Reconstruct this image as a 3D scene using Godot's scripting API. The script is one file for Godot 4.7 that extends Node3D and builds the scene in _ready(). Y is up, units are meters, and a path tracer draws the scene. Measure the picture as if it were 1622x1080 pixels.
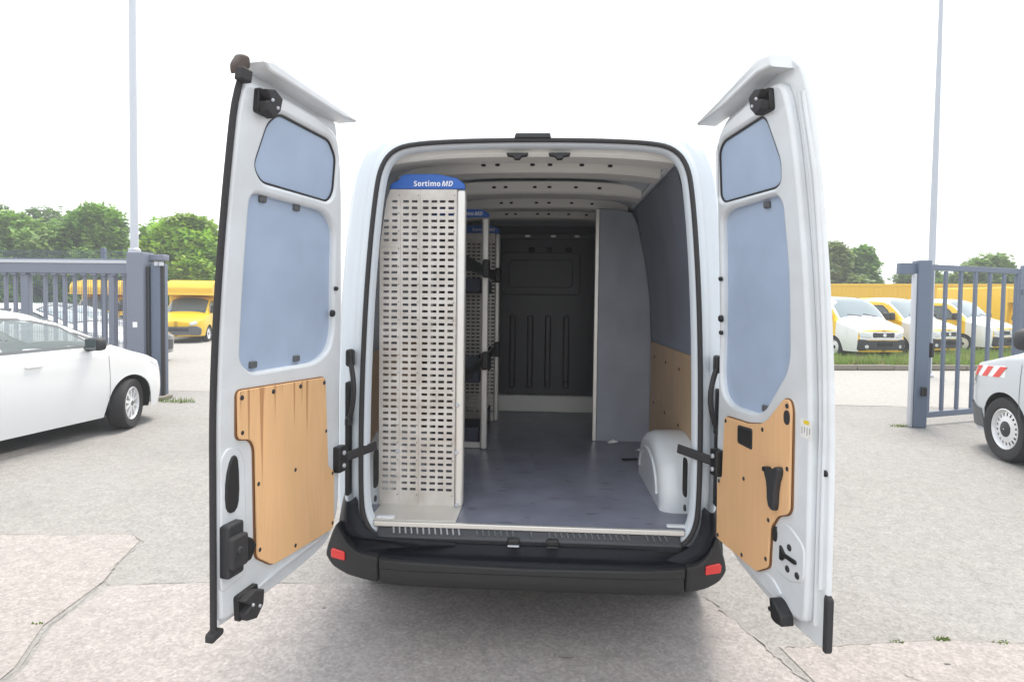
extends Node3D
# A white panel van seen from behind with both rear doors open, in a fenced yard.

const LEAN := 0.115
var M := {}                       # materials
var rng := RandomNumberGenerator.new()
var used := {}

# ------------------------------------------------------------------ mesh collector
class MB:
	var st := SurfaceTool.new()
	var g := -1
	var c := Color.WHITE
	var tint := false
	var count := 0
	func _init(colored := false):
		st.begin(Mesh.PRIMITIVE_TRIANGLES)
		tint = colored
	func t(a: Vector3, b: Vector3, d: Vector3):
		for p in [a, d, b]:
			st.set_smooth_group(g)
			if tint: st.set_color(c)
			st.add_vertex(p)
		count += 1
	func q(a: Vector3, b: Vector3, d: Vector3, e: Vector3):
		t(a, b, d)
		t(a, d, e)
	func mesh() -> ArrayMesh:
		st.generate_normals()
		st.index()
		return st.commit()

func numbered(called: String, parent: Node) -> String:
	var key := str(parent.get_instance_id()) + called
	var n: int = used.get(key, 0)
	used[key] = n + 1
	return called if n == 0 else "%s_%03d" % [called, n]

func put(called: String, mb, mat: Material, parent: Node = self) -> MeshInstance3D:
	var o := MeshInstance3D.new()
	o.name = numbered(called, parent)
	o.mesh = mb.mesh() if mb is MB else mb
	o.material_override = mat
	parent.add_child(o, true)
	return o

func thing(called: String, label: String, category: String, at := Vector3.ZERO, turn := 0.0, group := "") -> Node3D:
	var o := Node3D.new()
	o.name = numbered(called, self)
	add_child(o, true)
	o.position = at
	o.rotation.y = turn
	tag(o, label, category, group)
	return o

func tag(o: Node, label: String, category: String, group := ""):
	o.set_meta("label", label)
	o.set_meta("category", category)
	if group: o.set_meta("group", group)

func struct(o: Node, label := "") -> Node:
	o.set_meta("kind", "structure")
	if label: o.set_meta("label", label)
	return o

# ------------------------------------------------------------------ 2D helpers
func area(p: PackedVector2Array) -> float:
	var a := 0.0
	for i in p.size():
		a += p[i].cross(p[(i + 1) % p.size()])
	return a * 0.5

func ccw(p: PackedVector2Array) -> PackedVector2Array:
	if area(p) < 0.0:
		p = p.duplicate()
		p.reverse()
	return p

func inset(p: PackedVector2Array, d: float) -> PackedVector2Array:
	if absf(d) < 1e-6: return p
	var out := PackedVector2Array()
	var n := p.size()
	for i in n:
		var a := (p[i] - p[(i + n - 1) % n]).normalized()
		var b := (p[(i + 1) % n] - p[i]).normalized()
		var na := Vector2(-a.y, a.x)
		var nb := Vector2(-b.y, b.x)
		var m := (na + nb)
		m = na if m.length() < 0.2 else m.normalized()
		out.append(p[i] + m * d / maxf(0.5, m.dot(na)))
	return out

func rounded(p: PackedVector2Array, r: float, seg := 5) -> PackedVector2Array:
	p = ccw(p)
	var out := PackedVector2Array()
	var n := p.size()
	for i in n:
		var a: Vector2 = p[(i + n - 1) % n]
		var b: Vector2 = p[i]
		var d: Vector2 = p[(i + 1) % n]
		var ra := minf(r, minf(a.distance_to(b), b.distance_to(d)) * 0.48)
		var s := b + (a - b).normalized() * ra
		var e := b + (d - b).normalized() * ra
		for k in seg + 1:
			var f := float(k) / seg
			out.append(s.lerp(b, f).lerp(b.lerp(e, f), f))
	return out

func dense(p: PackedVector2Array, most: float) -> PackedVector2Array:
	var out := PackedVector2Array()
	for i in p.size():
		var a := p[i]
		var b := p[(i + 1) % p.size()]
		var k := maxi(1, ceili(a.distance_to(b) / most))
		for j in k:
			out.append(a.lerp(b, float(j) / k))
	return out

func chaikin(p: PackedVector2Array, times: int, closed := true) -> PackedVector2Array:
	for _t in times:
		var out := PackedVector2Array()
		var n := p.size()
		if not closed: out.append(p[0])
		for i in (n if closed else n - 1):
			var a := p[i]
			var b := p[(i + 1) % n]
			out.append(a.lerp(b, 0.25))
			out.append(a.lerp(b, 0.75))
		if not closed: out.append(p[n - 1])
		p = out
	return p

func poly(a: Array) -> PackedVector2Array:
	var out := PackedVector2Array()
	for v in a:
		out.append(Vector2(v[0], v[1]))
	return out

func rect(x0: float, y0: float, x1: float, y1: float) -> PackedVector2Array:
	return PackedVector2Array([Vector2(x0, y0), Vector2(x1, y0), Vector2(x1, y1), Vector2(x0, y1)])

func disc(c: Vector2, r: float, n := 14) -> PackedVector2Array:
	var out := PackedVector2Array()
	for i in n:
		out.append(c + Vector2.from_angle(TAU * i / n) * r)
	return out

func pieces(outer: PackedVector2Array, holes: Array, sx: float, sy: float) -> Array:
	if holes.is_empty() and sx <= 0.0 and sy <= 0.0: return [outer]
	var lo := outer[0]
	var hi := outer[0]
	for p in outer:
		lo = lo.min(p)
		hi = hi.max(p)
	var nx := maxi(1, ceili((hi.x - lo.x) / sx)) if sx > 0.0 else 1
	var ny := maxi(1, ceili((hi.y - lo.y) / sy)) if sy > 0.0 else 1
	var out := []
	for j in ny:
		for i in nx:
			var x0 := lerpf(lo.x, hi.x, float(i) / nx) - (0.01 if i == 0 else 0.0)
			var x1 := lerpf(lo.x, hi.x, float(i + 1) / nx) + (0.01 if i == nx - 1 else 0.0)
			var y0 := lerpf(lo.y, hi.y, float(j) / ny) - (0.01 if j == 0 else 0.0)
			var y1 := lerpf(lo.y, hi.y, float(j + 1) / ny) + (0.01 if j == ny - 1 else 0.0)
			var some: Array = Geometry2D.intersect_polygons(outer, rect(x0, y0, x1, y1))
			for h in holes:
				var next: Array = []
				for s in some:
					for k in Geometry2D.clip_polygons(s, h):
						if not Geometry2D.is_polygon_clockwise(k) or area(k) > 0.0: next.append(k)
				some = next
			out.append_array(some)
	return out

func slim(p: PackedVector2Array) -> PackedVector2Array:
	var out := PackedVector2Array()
	for v in p:
		if out.is_empty() or out[-1].distance_to(v) > 2e-5: out.append(v)
	while out.size() > 1 and out[0].distance_to(out[-1]) < 2e-5: out.remove_at(out.size() - 1)
	return out

func fill(m: MB, outer: PackedVector2Array, fn: Callable, w := 0.0, holes := [], sx := 0.0, sy := 0.0, flip := false):
	for p in pieces(outer, holes, sx, sy):
		p = slim(p)
		var idx := Geometry2D.triangulate_polygon(p)
		if idx.is_empty() and p.size() > 2:
			for e in Geometry2D.merge_polygons(p, p):
				if e.size() > p.size() / 3 and not Geometry2D.triangulate_polygon(e).is_empty():
					p = e
					idx = Geometry2D.triangulate_polygon(e)
					break
			if idx.is_empty() and area(p) > 1e-6: push_warning("unfilled %d" % p.size())
		for i in range(0, idx.size(), 3):
			var a: Vector2 = p[idx[i]]
			var b: Vector2 = p[idx[i + 1]]
			var d: Vector2 = p[idx[i + 2]]
			if ((b - a).cross(d - a) < 0.0) != flip:
				var x := b
				b = d
				d = x
			m.t(fn.call(a.x, a.y, w), fn.call(b.x, b.y, w), fn.call(d.x, d.y, w))

func ring(m: MB, p: PackedVector2Array, bev: float, t: float, fn: Callable, hole := false):
	var rows := []
	if bev > 0.0:
		for k in 4:
			var a := k / 3.0 * PI / 2
			rows.append([inset(p, bev * (1.0 - sin(a)) * (-1.0 if hole else 1.0)), -bev * (1.0 - cos(a))])
	else:
		rows.append([p, 0.0])
	rows.append([p, -t])
	var n := p.size()
	var g := 10
	for i in n:
		var e0 := p[i] - p[(i + n - 1) % n]
		var e1 := p[(i + 1) % n] - p[i]
		if absf(e0.angle_to(e1)) > 0.6: g += 1
		m.g = g
		var j := (i + 1) % n
		for k in rows.size() - 1:
			var ra: PackedVector2Array = rows[k][0]
			var rb: PackedVector2Array = rows[k + 1][0]
			var wa: float = rows[k][1]
			var wb: float = rows[k + 1][1]
			var v0: Vector3 = fn.call(ra[i].x, ra[i].y, wa)
			var v1: Vector3 = fn.call(ra[j].x, ra[j].y, wa)
			var v2: Vector3 = fn.call(rb[j].x, rb[j].y, wb)
			var v3: Vector3 = fn.call(rb[i].x, rb[i].y, wb)
			if hole: m.q(v0, v1, v2, v3)
			else: m.q(v1, v0, v3, v2)

# a slab: front face at w = 0, back at w = -t, rounded front edge
func plate(m: MB, outline: PackedVector2Array, holes: Array, t: float, bev: float, fn: Callable, sy := 0.0, back := true, sx := 0.0):
	outline = ccw(outline)
	var hf := []
	var hb := []
	for h in holes:
		var hc := ccw(h)
		hb.append(hc)
		hf.append(inset(hc, -bev))
	m.g = 1
	fill(m, inset(outline, bev), fn, 0.0, hf, sx, sy)
	if back:
		m.g = 2
		fill(m, outline, fn, -t, hb, sx, sy, true)
	ring(m, outline, bev, t, fn)
	for h in hb:
		ring(m, h, bev, t, fn, true)

func xf(t: Transform3D) -> Callable:
	return func(u, v, w): return t * Vector3(u, v, w)

# a box with rounded front edges; size x, y across, z deep; centred
func box(m: MB, c: Vector3, s: Vector3, bev := 0.0, basis := Basis()):
	bev = minf(bev, minf(s.x, minf(s.y, s.z)) * 0.3)
	var o := rect(-s.x / 2, -s.y / 2, s.x / 2, s.y / 2)
	if bev > 0.0: o = rounded(o, bev * 1.55, 3)
	var T := Transform3D(basis, c)
	var fn := func(u, v, w): return T * Vector3(u, v, w + s.z / 2)
	if bev <= 0.0:
		plate(m, o, [], s.z, 0.0, fn)
		return
	# both faces rounded
	m.g = 1
	fill(m, inset(o, bev), fn, 0.0)
	m.g = 2
	fill(m, inset(o, bev), fn, -s.z, [], 0, 0, true)
	ring(m, o, bev, s.z / 2, fn)
	var fb := func(u, v, w): return T * Vector3(u, v, -w - s.z / 2)
	var n := o.size()
	var g := 60
	for i in n:
		var j := (i + 1) % n
		if absf((o[i] - o[(i + n - 1) % n]).angle_to(o[j] - o[i])) > 0.6: g += 1
		m.g = g
		var prev_w := 0.0
		var prev := inset(o, bev)
		for k in range(1, 5):
			var a := minf(k, 3) / 3.0 * PI / 2
			var w := -bev * (1.0 - cos(a)) if k < 4 else -s.z / 2
			var row := inset(o, bev * (1.0 - sin(a)))
			m.q(fb.call(prev[i].x, prev[i].y, prev_w), fb.call(prev[j].x, prev[j].y, prev_w), fb.call(row[j].x, row[j].y, w), fb.call(row[i].x, row[i].y, w))
			prev = row
			prev_w = w

func tube(m: MB, pts: Array, r, n := 8, caps := true):
	var rings := []
	var up := Vector3.UP
	for i in pts.size():
		var d: Vector3 = (pts[mini(i + 1, pts.size() - 1)] - pts[maxi(i - 1, 0)]).normalized()
		if absf(d.dot(up)) > 0.95: up = Vector3.RIGHT if absf(d.x) < 0.9 else Vector3.BACK
		var x := up.cross(d).normalized()
		up = d.cross(x).normalized()
		var ra: float = r[i] if r is Array else r
		var row := PackedVector3Array()
		for k in n:
			var a := TAU * k / n
			row.append(pts[i] + (x * cos(a) + up * sin(a)) * ra)
		rings.append(row)
	m.g = 1
	for i in rings.size() - 1:
		for k in n:
			var k2 := (k + 1) % n
			m.q(rings[i][k], rings[i][k2], rings[i + 1][k2], rings[i + 1][k])
	if caps:
		m.g = -1
		for k in range(1, n - 1):
			m.t(rings[0][0], rings[0][k + 1], rings[0][k])
			m.t(rings[-1][0], rings[-1][k], rings[-1][k + 1])

# rows of equal length joined to a skin
func loft(m: MB, rows: Array, closed := false, creases := []):
	var g := 1
	for i in rows.size() - 1:
		if i in creases: g += 1
		m.g = g
		var a: PackedVector3Array = rows[i]
		var b: PackedVector3Array = rows[i + 1]
		for k in (a.size() if closed else a.size() - 1):
			var j := (k + 1) % a.size()
			m.q(a[k], a[j], b[j], b[k])

# profile of (radius, height) turned about the local y axis of T
func lathe(m: MB, profile: Array, n: int, T := Transform3D()):
	var g := 1
	for i in profile.size() - 1:
		if i > 0:
			var e0 := Vector2(profile[i][0] - profile[i - 1][0], profile[i][1] - profile[i - 1][1])
			var e1 := Vector2(profile[i + 1][0] - profile[i][0], profile[i + 1][1] - profile[i][1])
			if absf(e0.angle_to(e1)) > 0.6: g += 1
		m.g = g
		for k in n:
			var a := TAU * k / n
			var b := TAU * (k + 1) / n
			var p: Array = profile[i]
			var q: Array = profile[i + 1]
			m.q(T * Vector3(cos(a) * p[0], p[1], sin(a) * p[0]), T * Vector3(cos(b) * p[0], p[1], sin(b) * p[0]), T * Vector3(cos(b) * q[0], q[1], sin(b) * q[0]), T * Vector3(cos(a) * q[0], q[1], sin(a) * q[0]))

# ------------------------------------------------------------------ materials
func lin(r: float, g: float, b: float, a := 1.0) -> Color:
	var c := Color(r, g, b).linear_to_srgb()
	c.a = a
	return c

func mat(r: float, g: float, b: float, rough := 0.5, metal := 0.0, coat := 0.0) -> StandardMaterial3D:
	var m := StandardMaterial3D.new()
	m.albedo_color = lin(r, g, b)
	m.roughness = rough
	m.metallic = metal
	if coat > 0.0:
		m.clearcoat_enabled = true
		m.clearcoat = coat
		m.clearcoat_roughness = 0.06
	return m

func noise_tex(size: int, freq: float, octaves: int, lo: Color, hi: Color, seed_: int, kind := FastNoiseLite.TYPE_SIMPLEX_SMOOTH, contrast := 1.0) -> NoiseTexture2D:
	var n := FastNoiseLite.new()
	n.noise_type = kind
	n.seed = seed_
	n.frequency = freq
	n.fractal_octaves = octaves
	var t := NoiseTexture2D.new()
	t.width = size
	t.height = size
	t.seamless = true
	t.noise = n
	var gr := Gradient.new()
	gr.set_color(0, lo)
	gr.set_color(1, hi)
	gr.set_offset(0, 0.5 - 0.5 / contrast)
	gr.set_offset(1, 0.5 + 0.5 / contrast)
	t.color_ramp = gr
	return t

func triplanar(m: StandardMaterial3D, scale: float, world := true):
	m.uv1_triplanar = true
	m.uv1_world_triplanar = world
	m.uv1_scale = Vector3.ONE * scale

func ground_image() -> ImageTexture:
	# exposed stone grain in worn asphalt: many small chips of slightly different tone
	var S := 1024
	var n1 := FastNoiseLite.new()
	n1.seed = 5
	n1.noise_type = FastNoiseLite.TYPE_CELLULAR
	n1.cellular_return_type = FastNoiseLite.RETURN_CELL_VALUE
	n1.frequency = 0.11
	var n2 := FastNoiseLite.new()
	n2.seed = 9
	n2.frequency = 0.012
	n2.fractal_octaves = 5
	var a := n1.get_seamless_image(S, S)
	var b := n2.get_seamless_image(S, S)
	var im := Image.create(S, S, false, Image.FORMAT_RGB8)
	var r := RandomNumberGenerator.new()
	r.seed = 77
	for y in S:
		for x in S:
			var c := a.get_pixel(x, y).r
			var d := b.get_pixel(x, y).r
			var v := 0.80 + (c - 0.5) * 0.20 + (d - 0.5) * 0.07 + (r.randf() - 0.5) * 0.12
			if c > 0.93: v += 0.10
			if c < 0.05: v -= 0.16
			v = clampf(v, 0.0, 1.0)
			im.set_pixel(x, y, Color(v * 1.0, v * 0.985, v * 0.965))
	return ImageTexture.create_from_image(im)

func wood_image(seed_: int, streaks: bool) -> ImageTexture:
	var S := 512
	var n1 := FastNoiseLite.new()
	n1.seed = seed_
	n1.frequency = 0.006
	n1.fractal_octaves = 4
	var n2 := FastNoiseLite.new()
	n2.seed = seed_ + 3
	n2.frequency = 0.03
	n2.fractal_octaves = 3
	var im := Image.create(S, S, false, Image.FORMAT_RGB8)
	for y in S:
		for x in S:
			var warp := n1.get_noise_2d(x, y * 0.5) * 20.0
			var grain := n2.get_noise_2d((x + warp) * 2.6, y * 0.10)
			var broad := n1.get_noise_2d(x * 0.7 + 300.0, y * 0.25)
			var v := 1.0 + grain * 0.022 + broad * 0.06
			var col := Color(0.885 * v, 0.725 * v, 0.535 * v)
			if streaks:
				# water marks that run down from the upper edge
				var e := n2.get_noise_2d(x * 1.7 + 900.0, 4.0) + n1.get_noise_2d(x * 3.0, 40.0) * 0.5
				var reach := (e - 0.12) * 300.0
				var f := clampf((reach - y) / 50.0, 0.0, 1.0)
				col = col.lerp(Color(0.42, 0.22, 0.10), f * 0.36)
			im.set_pixel(x, y, col)
	return ImageTexture.create_from_image(im)

func floor_image() -> ImageTexture:
	var S := 512
	var n1 := FastNoiseLite.new()
	n1.seed = 31
	n1.frequency = 0.008
	n1.fractal_octaves = 5
	var n2 := FastNoiseLite.new()
	n2.seed = 44
	n2.frequency = 0.018
	n2.fractal_octaves = 2
	var im := Image.create(S, S, false, Image.FORMAT_RGB8)
	for y in S:
		for x in S:
			var v := 0.86 + n1.get_noise_2d(x, y) * 0.10
			var s := n2.get_noise_2d(x * 0.7, y * 1.5)
			if s > 0.46: v -= (s - 0.46) * 0.6
			im.set_pixel(x, y, Color(v, v, v))
	return ImageTexture.create_from_image(im)

func make_materials():
	var w := mat(0.72, 0.755, 0.79, 0.38, 0.0, 0.5)
	w.albedo_texture = noise_tex(512, 0.006, 5, Color(0.955, 0.95, 0.94), Color(1, 1, 1), 51, FastNoiseLite.TYPE_SIMPLEX_SMOOTH, 1.6)
	w.roughness_texture = noise_tex(256, 0.015, 4, Color(0.7, 0.7, 0.7), Color(1, 1, 1), 52)
	triplanar(w, 1.1)
	M.white = w
	M.body_white_dimmed = mat(0.61, 0.655, 0.70, 0.42)  # same paint as the doors, darkened to hold down the light on the shell
	M.white_inner = mat(0.70, 0.72, 0.73, 0.5)
	M.rib = mat(0.78, 0.77, 0.72, 0.5)
	M.black = mat(0.012, 0.012, 0.013, 0.45)
	M.rubber = mat(0.03, 0.028, 0.03, 0.75)
	M.gloss_black = mat(0.007, 0.008, 0.013, 0.36)
	M.gloss_black.metallic_specular = 0.3
	var bp := mat(0.017, 0.0165, 0.0175, 0.62)
	bp.heightmap_enabled = true
	bp.heightmap_texture = noise_tex(256, 0.12, 2, Color.BLACK, Color.WHITE, 3)
	bp.heightmap_scale = 0.03
	triplanar(bp, 6.0)
	M.bumper = bp
	M.red = mat(0.62, 0.016, 0.014, 0.22, 0.0, 0.6)
	M.red.emission_enabled = false
	M.door_board = mat(0.405, 0.495, 0.645, 0.55)
	M.door_board.albedo_texture = noise_tex(256, 0.01, 4, Color(0.93, 0.93, 0.93), Color(1, 1, 1), 21)
	triplanar(M.door_board, 1.3)
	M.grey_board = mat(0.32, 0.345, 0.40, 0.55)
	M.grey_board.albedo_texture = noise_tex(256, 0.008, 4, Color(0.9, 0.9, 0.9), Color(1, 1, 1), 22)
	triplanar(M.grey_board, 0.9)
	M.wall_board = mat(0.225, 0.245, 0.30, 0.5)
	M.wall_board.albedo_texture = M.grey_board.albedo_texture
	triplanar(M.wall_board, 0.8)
	M.ply = mat(1.0, 0.955, 0.94, 0.5)
	M.ply.albedo_texture = wood_image(8, true)
	triplanar(M.ply, 1.0, false)
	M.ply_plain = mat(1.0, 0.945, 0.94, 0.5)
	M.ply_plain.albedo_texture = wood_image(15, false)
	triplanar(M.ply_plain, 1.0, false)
	M.ply_wall_shaded = mat(0.66, 0.72, 0.88, 0.55)  # plain plywood dulled and cooled, shade of the bay put into the tint
	M.ply_wall_shaded.albedo_texture = M.ply_plain.albedo_texture
	triplanar(M.ply_wall_shaded, 1.0, false)
	M.ply_edge = mat(0.22, 0.10, 0.035, 0.8)
	M.floor = mat(0.275, 0.285, 0.36, 0.30)
	M.floor.albedo_texture = floor_image()
	triplanar(M.floor, 0.8)
	M.alu = mat(0.72, 0.70, 0.66, 0.42, 0.55)
	M.alu.roughness_texture = noise_tex(256, 0.02, 4, Color(0.75, 0.75, 0.75), Color(1, 1, 1), 23)
	triplanar(M.alu, 2.0)
	M.alu_panel = mat(0.70, 0.67, 0.635, 0.5, 0.3)
	M.alu_panel.albedo_texture = noise_tex(256, 0.012, 4, Color(0.86, 0.84, 0.82), Color(1, 1, 1), 24)
	triplanar(M.alu_panel, 1.6)
	M.blue = mat(0.016, 0.115, 0.46, 0.4)
	M.letter = mat(0.85, 0.85, 0.85, 0.5)
	M.bulkhead = mat(0.0145, 0.0145, 0.020, 0.42)
	M.step = mat(0.045, 0.047, 0.055, 0.45)
	M.step_rib = mat(0.30, 0.30, 0.32, 0.4)
	M.tray = mat(0.03, 0.035, 0.06, 0.6)
	M.dark = mat(0.01, 0.01, 0.01, 0.9)
	# yard
	var gt := ground_image()
	for e in [["asphalt", 0.415, 0.41, 0.415], ["concrete", 0.495, 0.466, 0.468], ["drive", 0.52, 0.515, 0.515], ["patch", 0.50, 0.475, 0.48]]:
		var g := mat(e[1], e[2], e[3], 0.93)
		g.albedo_texture = gt
		g.vertex_color_use_as_albedo = true
		g.heightmap_enabled = true
		g.heightmap_texture = gt
		g.heightmap_scale = 0.22
		triplanar(g, 0.62)
		M[e[0]] = g
	M.crack = mat(0.26, 0.245, 0.225, 0.95)
	M.kerb = mat(0.20, 0.18, 0.15, 0.95)
	M.soil = mat(0.17, 0.20, 0.07, 1.0)
	var gr := mat(1, 1, 1, 0.8)
	gr.vertex_color_use_as_albedo = true
	gr.backlight_enabled = true
	gr.backlight = lin(0.25, 0.3, 0.1)
	M.grass = gr
	var lf := mat(1, 1, 1, 0.65)
	lf.vertex_color_use_as_albedo = true
	lf.backlight_enabled = true
	lf.backlight = lin(0.55, 0.60, 0.22)
	M.leaf = lf
	M.bark = mat(0.09, 0.07, 0.05, 0.95)
	M.gate = mat(0.11, 0.14, 0.195, 0.42)
	M.gate_left = mat(0.17, 0.185, 0.235, 0.42)
	M.galv = mat(0.50, 0.52, 0.56, 0.45, 0.3)
	M.pole_white = mat(0.42, 0.45, 0.50, 0.5)
	# vehicles
	M.car_white = mat(0.74, 0.745, 0.75, 0.3, 0.0, 0.8)
	M.car_silver = mat(0.52, 0.55, 0.58, 0.35, 0.15, 0.6)
	M.yellow = mat(0.80, 0.49, 0.012, 0.4, 0.0, 0.3)
	M.box_yellow = mat(0.72, 0.45, 0.035, 0.55)
	M.dark_paint = mat(0.02, 0.022, 0.026, 0.25, 0.0, 0.8)
	var gl := mat(0.55, 0.68, 0.66, 0.03)
	gl.albedo_color.a = 0.16
	gl.transparency = BaseMaterial3D.TRANSPARENCY_ALPHA
	M.glass = gl
	M.dark_glass = mat(0.05, 0.07, 0.075, 0.06, 0.0, 0.5)
	M.mid_glass = mat(0.09, 0.12, 0.13, 0.06, 0.0, 0.8)
	M.sky_pale_glass = mat(0.20, 0.245, 0.265, 0.06, 0.0, 0.8)  # light albedo paints the reflected sky into the glass
	M.tyre = mat(0.028, 0.027, 0.028, 0.85)
	M.rim = mat(0.72, 0.72, 0.73, 0.35, 0.25)
	M.plastic = mat(0.028, 0.029, 0.032, 0.6)
	M.grey_plastic = mat(0.10, 0.105, 0.11, 0.6)
	M.seat = mat(0.26, 0.26, 0.27, 0.9)
	M.lamp = mat(0.62, 0.64, 0.66, 0.12, 0.2, 1.0)
	M.sticker = mat(0.80, 0.80, 0.78, 0.5)
	M.sticker_yellow = mat(0.80, 0.60, 0.03, 0.5)
	M.grey_print = mat(0.35, 0.35, 0.35, 0.6)
	M.stripe_red = mat(0.70, 0.05, 0.035, 0.4)
	M.stripe_white = mat(0.82, 0.82, 0.82, 0.4)
	M.label_paper = mat(0.80, 0.80, 0.80, 0.7)
	M.bronze = mat(0.07, 0.05, 0.04, 0.5)

# ------------------------------------------------------------------ the yard
func ground_sheet(called: String, outline: PackedVector2Array, y: float, m: Material, cell: float, label := "", soft := 0.10) -> MeshInstance3D:
	var n := FastNoiseLite.new()
	n.seed = 12
	n.frequency = 0.22
	n.fractal_octaves = 5
	var mb := MB.new(true)
	mb.g = 1
	for p in pieces(ccw(outline), [], cell, cell):
		var idx := Geometry2D.triangulate_polygon(p)
		for i in range(0, idx.size(), 3):
			var vs := []
			for k in 3:
				vs.append(p[idx[i + k]])
			if (vs[1] - vs[0]).cross(vs[2] - vs[0]) < 0.0: vs = [vs[0], vs[2], vs[1]]
			for k in [0, 1, 2]:
				var v: Vector2 = vs[k]
				var s := 0.98 + n.get_noise_2d(v.x, v.y) * soft * 2.0 + n.get_noise_2d(v.x * 4.0 + 50.0, v.y * 4.0) * soft * 0.8
				mb.st.set_smooth_group(1)
				mb.st.set_color(Color(s, s * 0.995, s * 0.985))
				mb.st.add_vertex(Vector3(v.x, y, -v.y))
	var o := put(called, mb, m)
	struct(o, label)
	return o

func strip_of(pts: Array, width: float, y: float, m: Material, called: String, label: String):
	# a crack: a wandering narrow strip
	var line := []
	for i in pts.size() - 1:
		for k in 9:
			var f := k / 9.0
			line.append(Vector2(lerpf(pts[i][0], pts[i + 1][0], f), lerpf(pts[i][1], pts[i + 1][1], f)))
	line.append(Vector2(pts[-1][0], pts[-1][1]))
	var mb := MB.new()
	var rows := []
	for i in line.size():
		var d: Vector2 = (line[mini(i + 1, line.size() - 1)] - line[maxi(i - 1, 0)]).normalized()
		var nn := Vector2(-d.y, d.x)
		var c: Vector2 = line[i] + nn * rng.randf_range(-1, 1) * width * 1.1
		var h := width * rng.randf_range(0.15, 1.0) * 0.5
		rows.append(PackedVector3Array([Vector3(c.x + nn.x * h, y, c.y + nn.y * h), Vector3(c.x - nn.x * h, y, c.y - nn.y * h)]))
	loft(mb, rows)
	struct(put(called, mb, m), label)

func tuft(at: Vector3, r: float, h: float, blades: int, label: String):
	var mb := MB.new(true)
	mb.g = -1
	for i in blades:
		var a := rng.randf() * TAU
		var p := at + Vector3(cos(a), 0, sin(a) * 0.35) * r * sqrt(rng.randf())
		var b := rng.randf() * TAU
		var d := Vector3(cos(b), 0, sin(b))
		var hh := h * rng.randf_range(0.4, 1.0)
		var tip := p + Vector3(0, hh, 0) + Vector3(rng.randf_range(-1, 1), 0, rng.randf_range(-1, 1)) * hh * 0.6
		var f := rng.randf_range(0.7, 1.3)
		mb.c = Color(0.16 * f, 0.22 * f, 0.06 * f)
		mb.t(p - d * 0.006, p + d * 0.006, tip)
	tag(put("grass_tuft", mb, M.grass), label, "grass tuft", "weeds in the yard joints")

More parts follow.
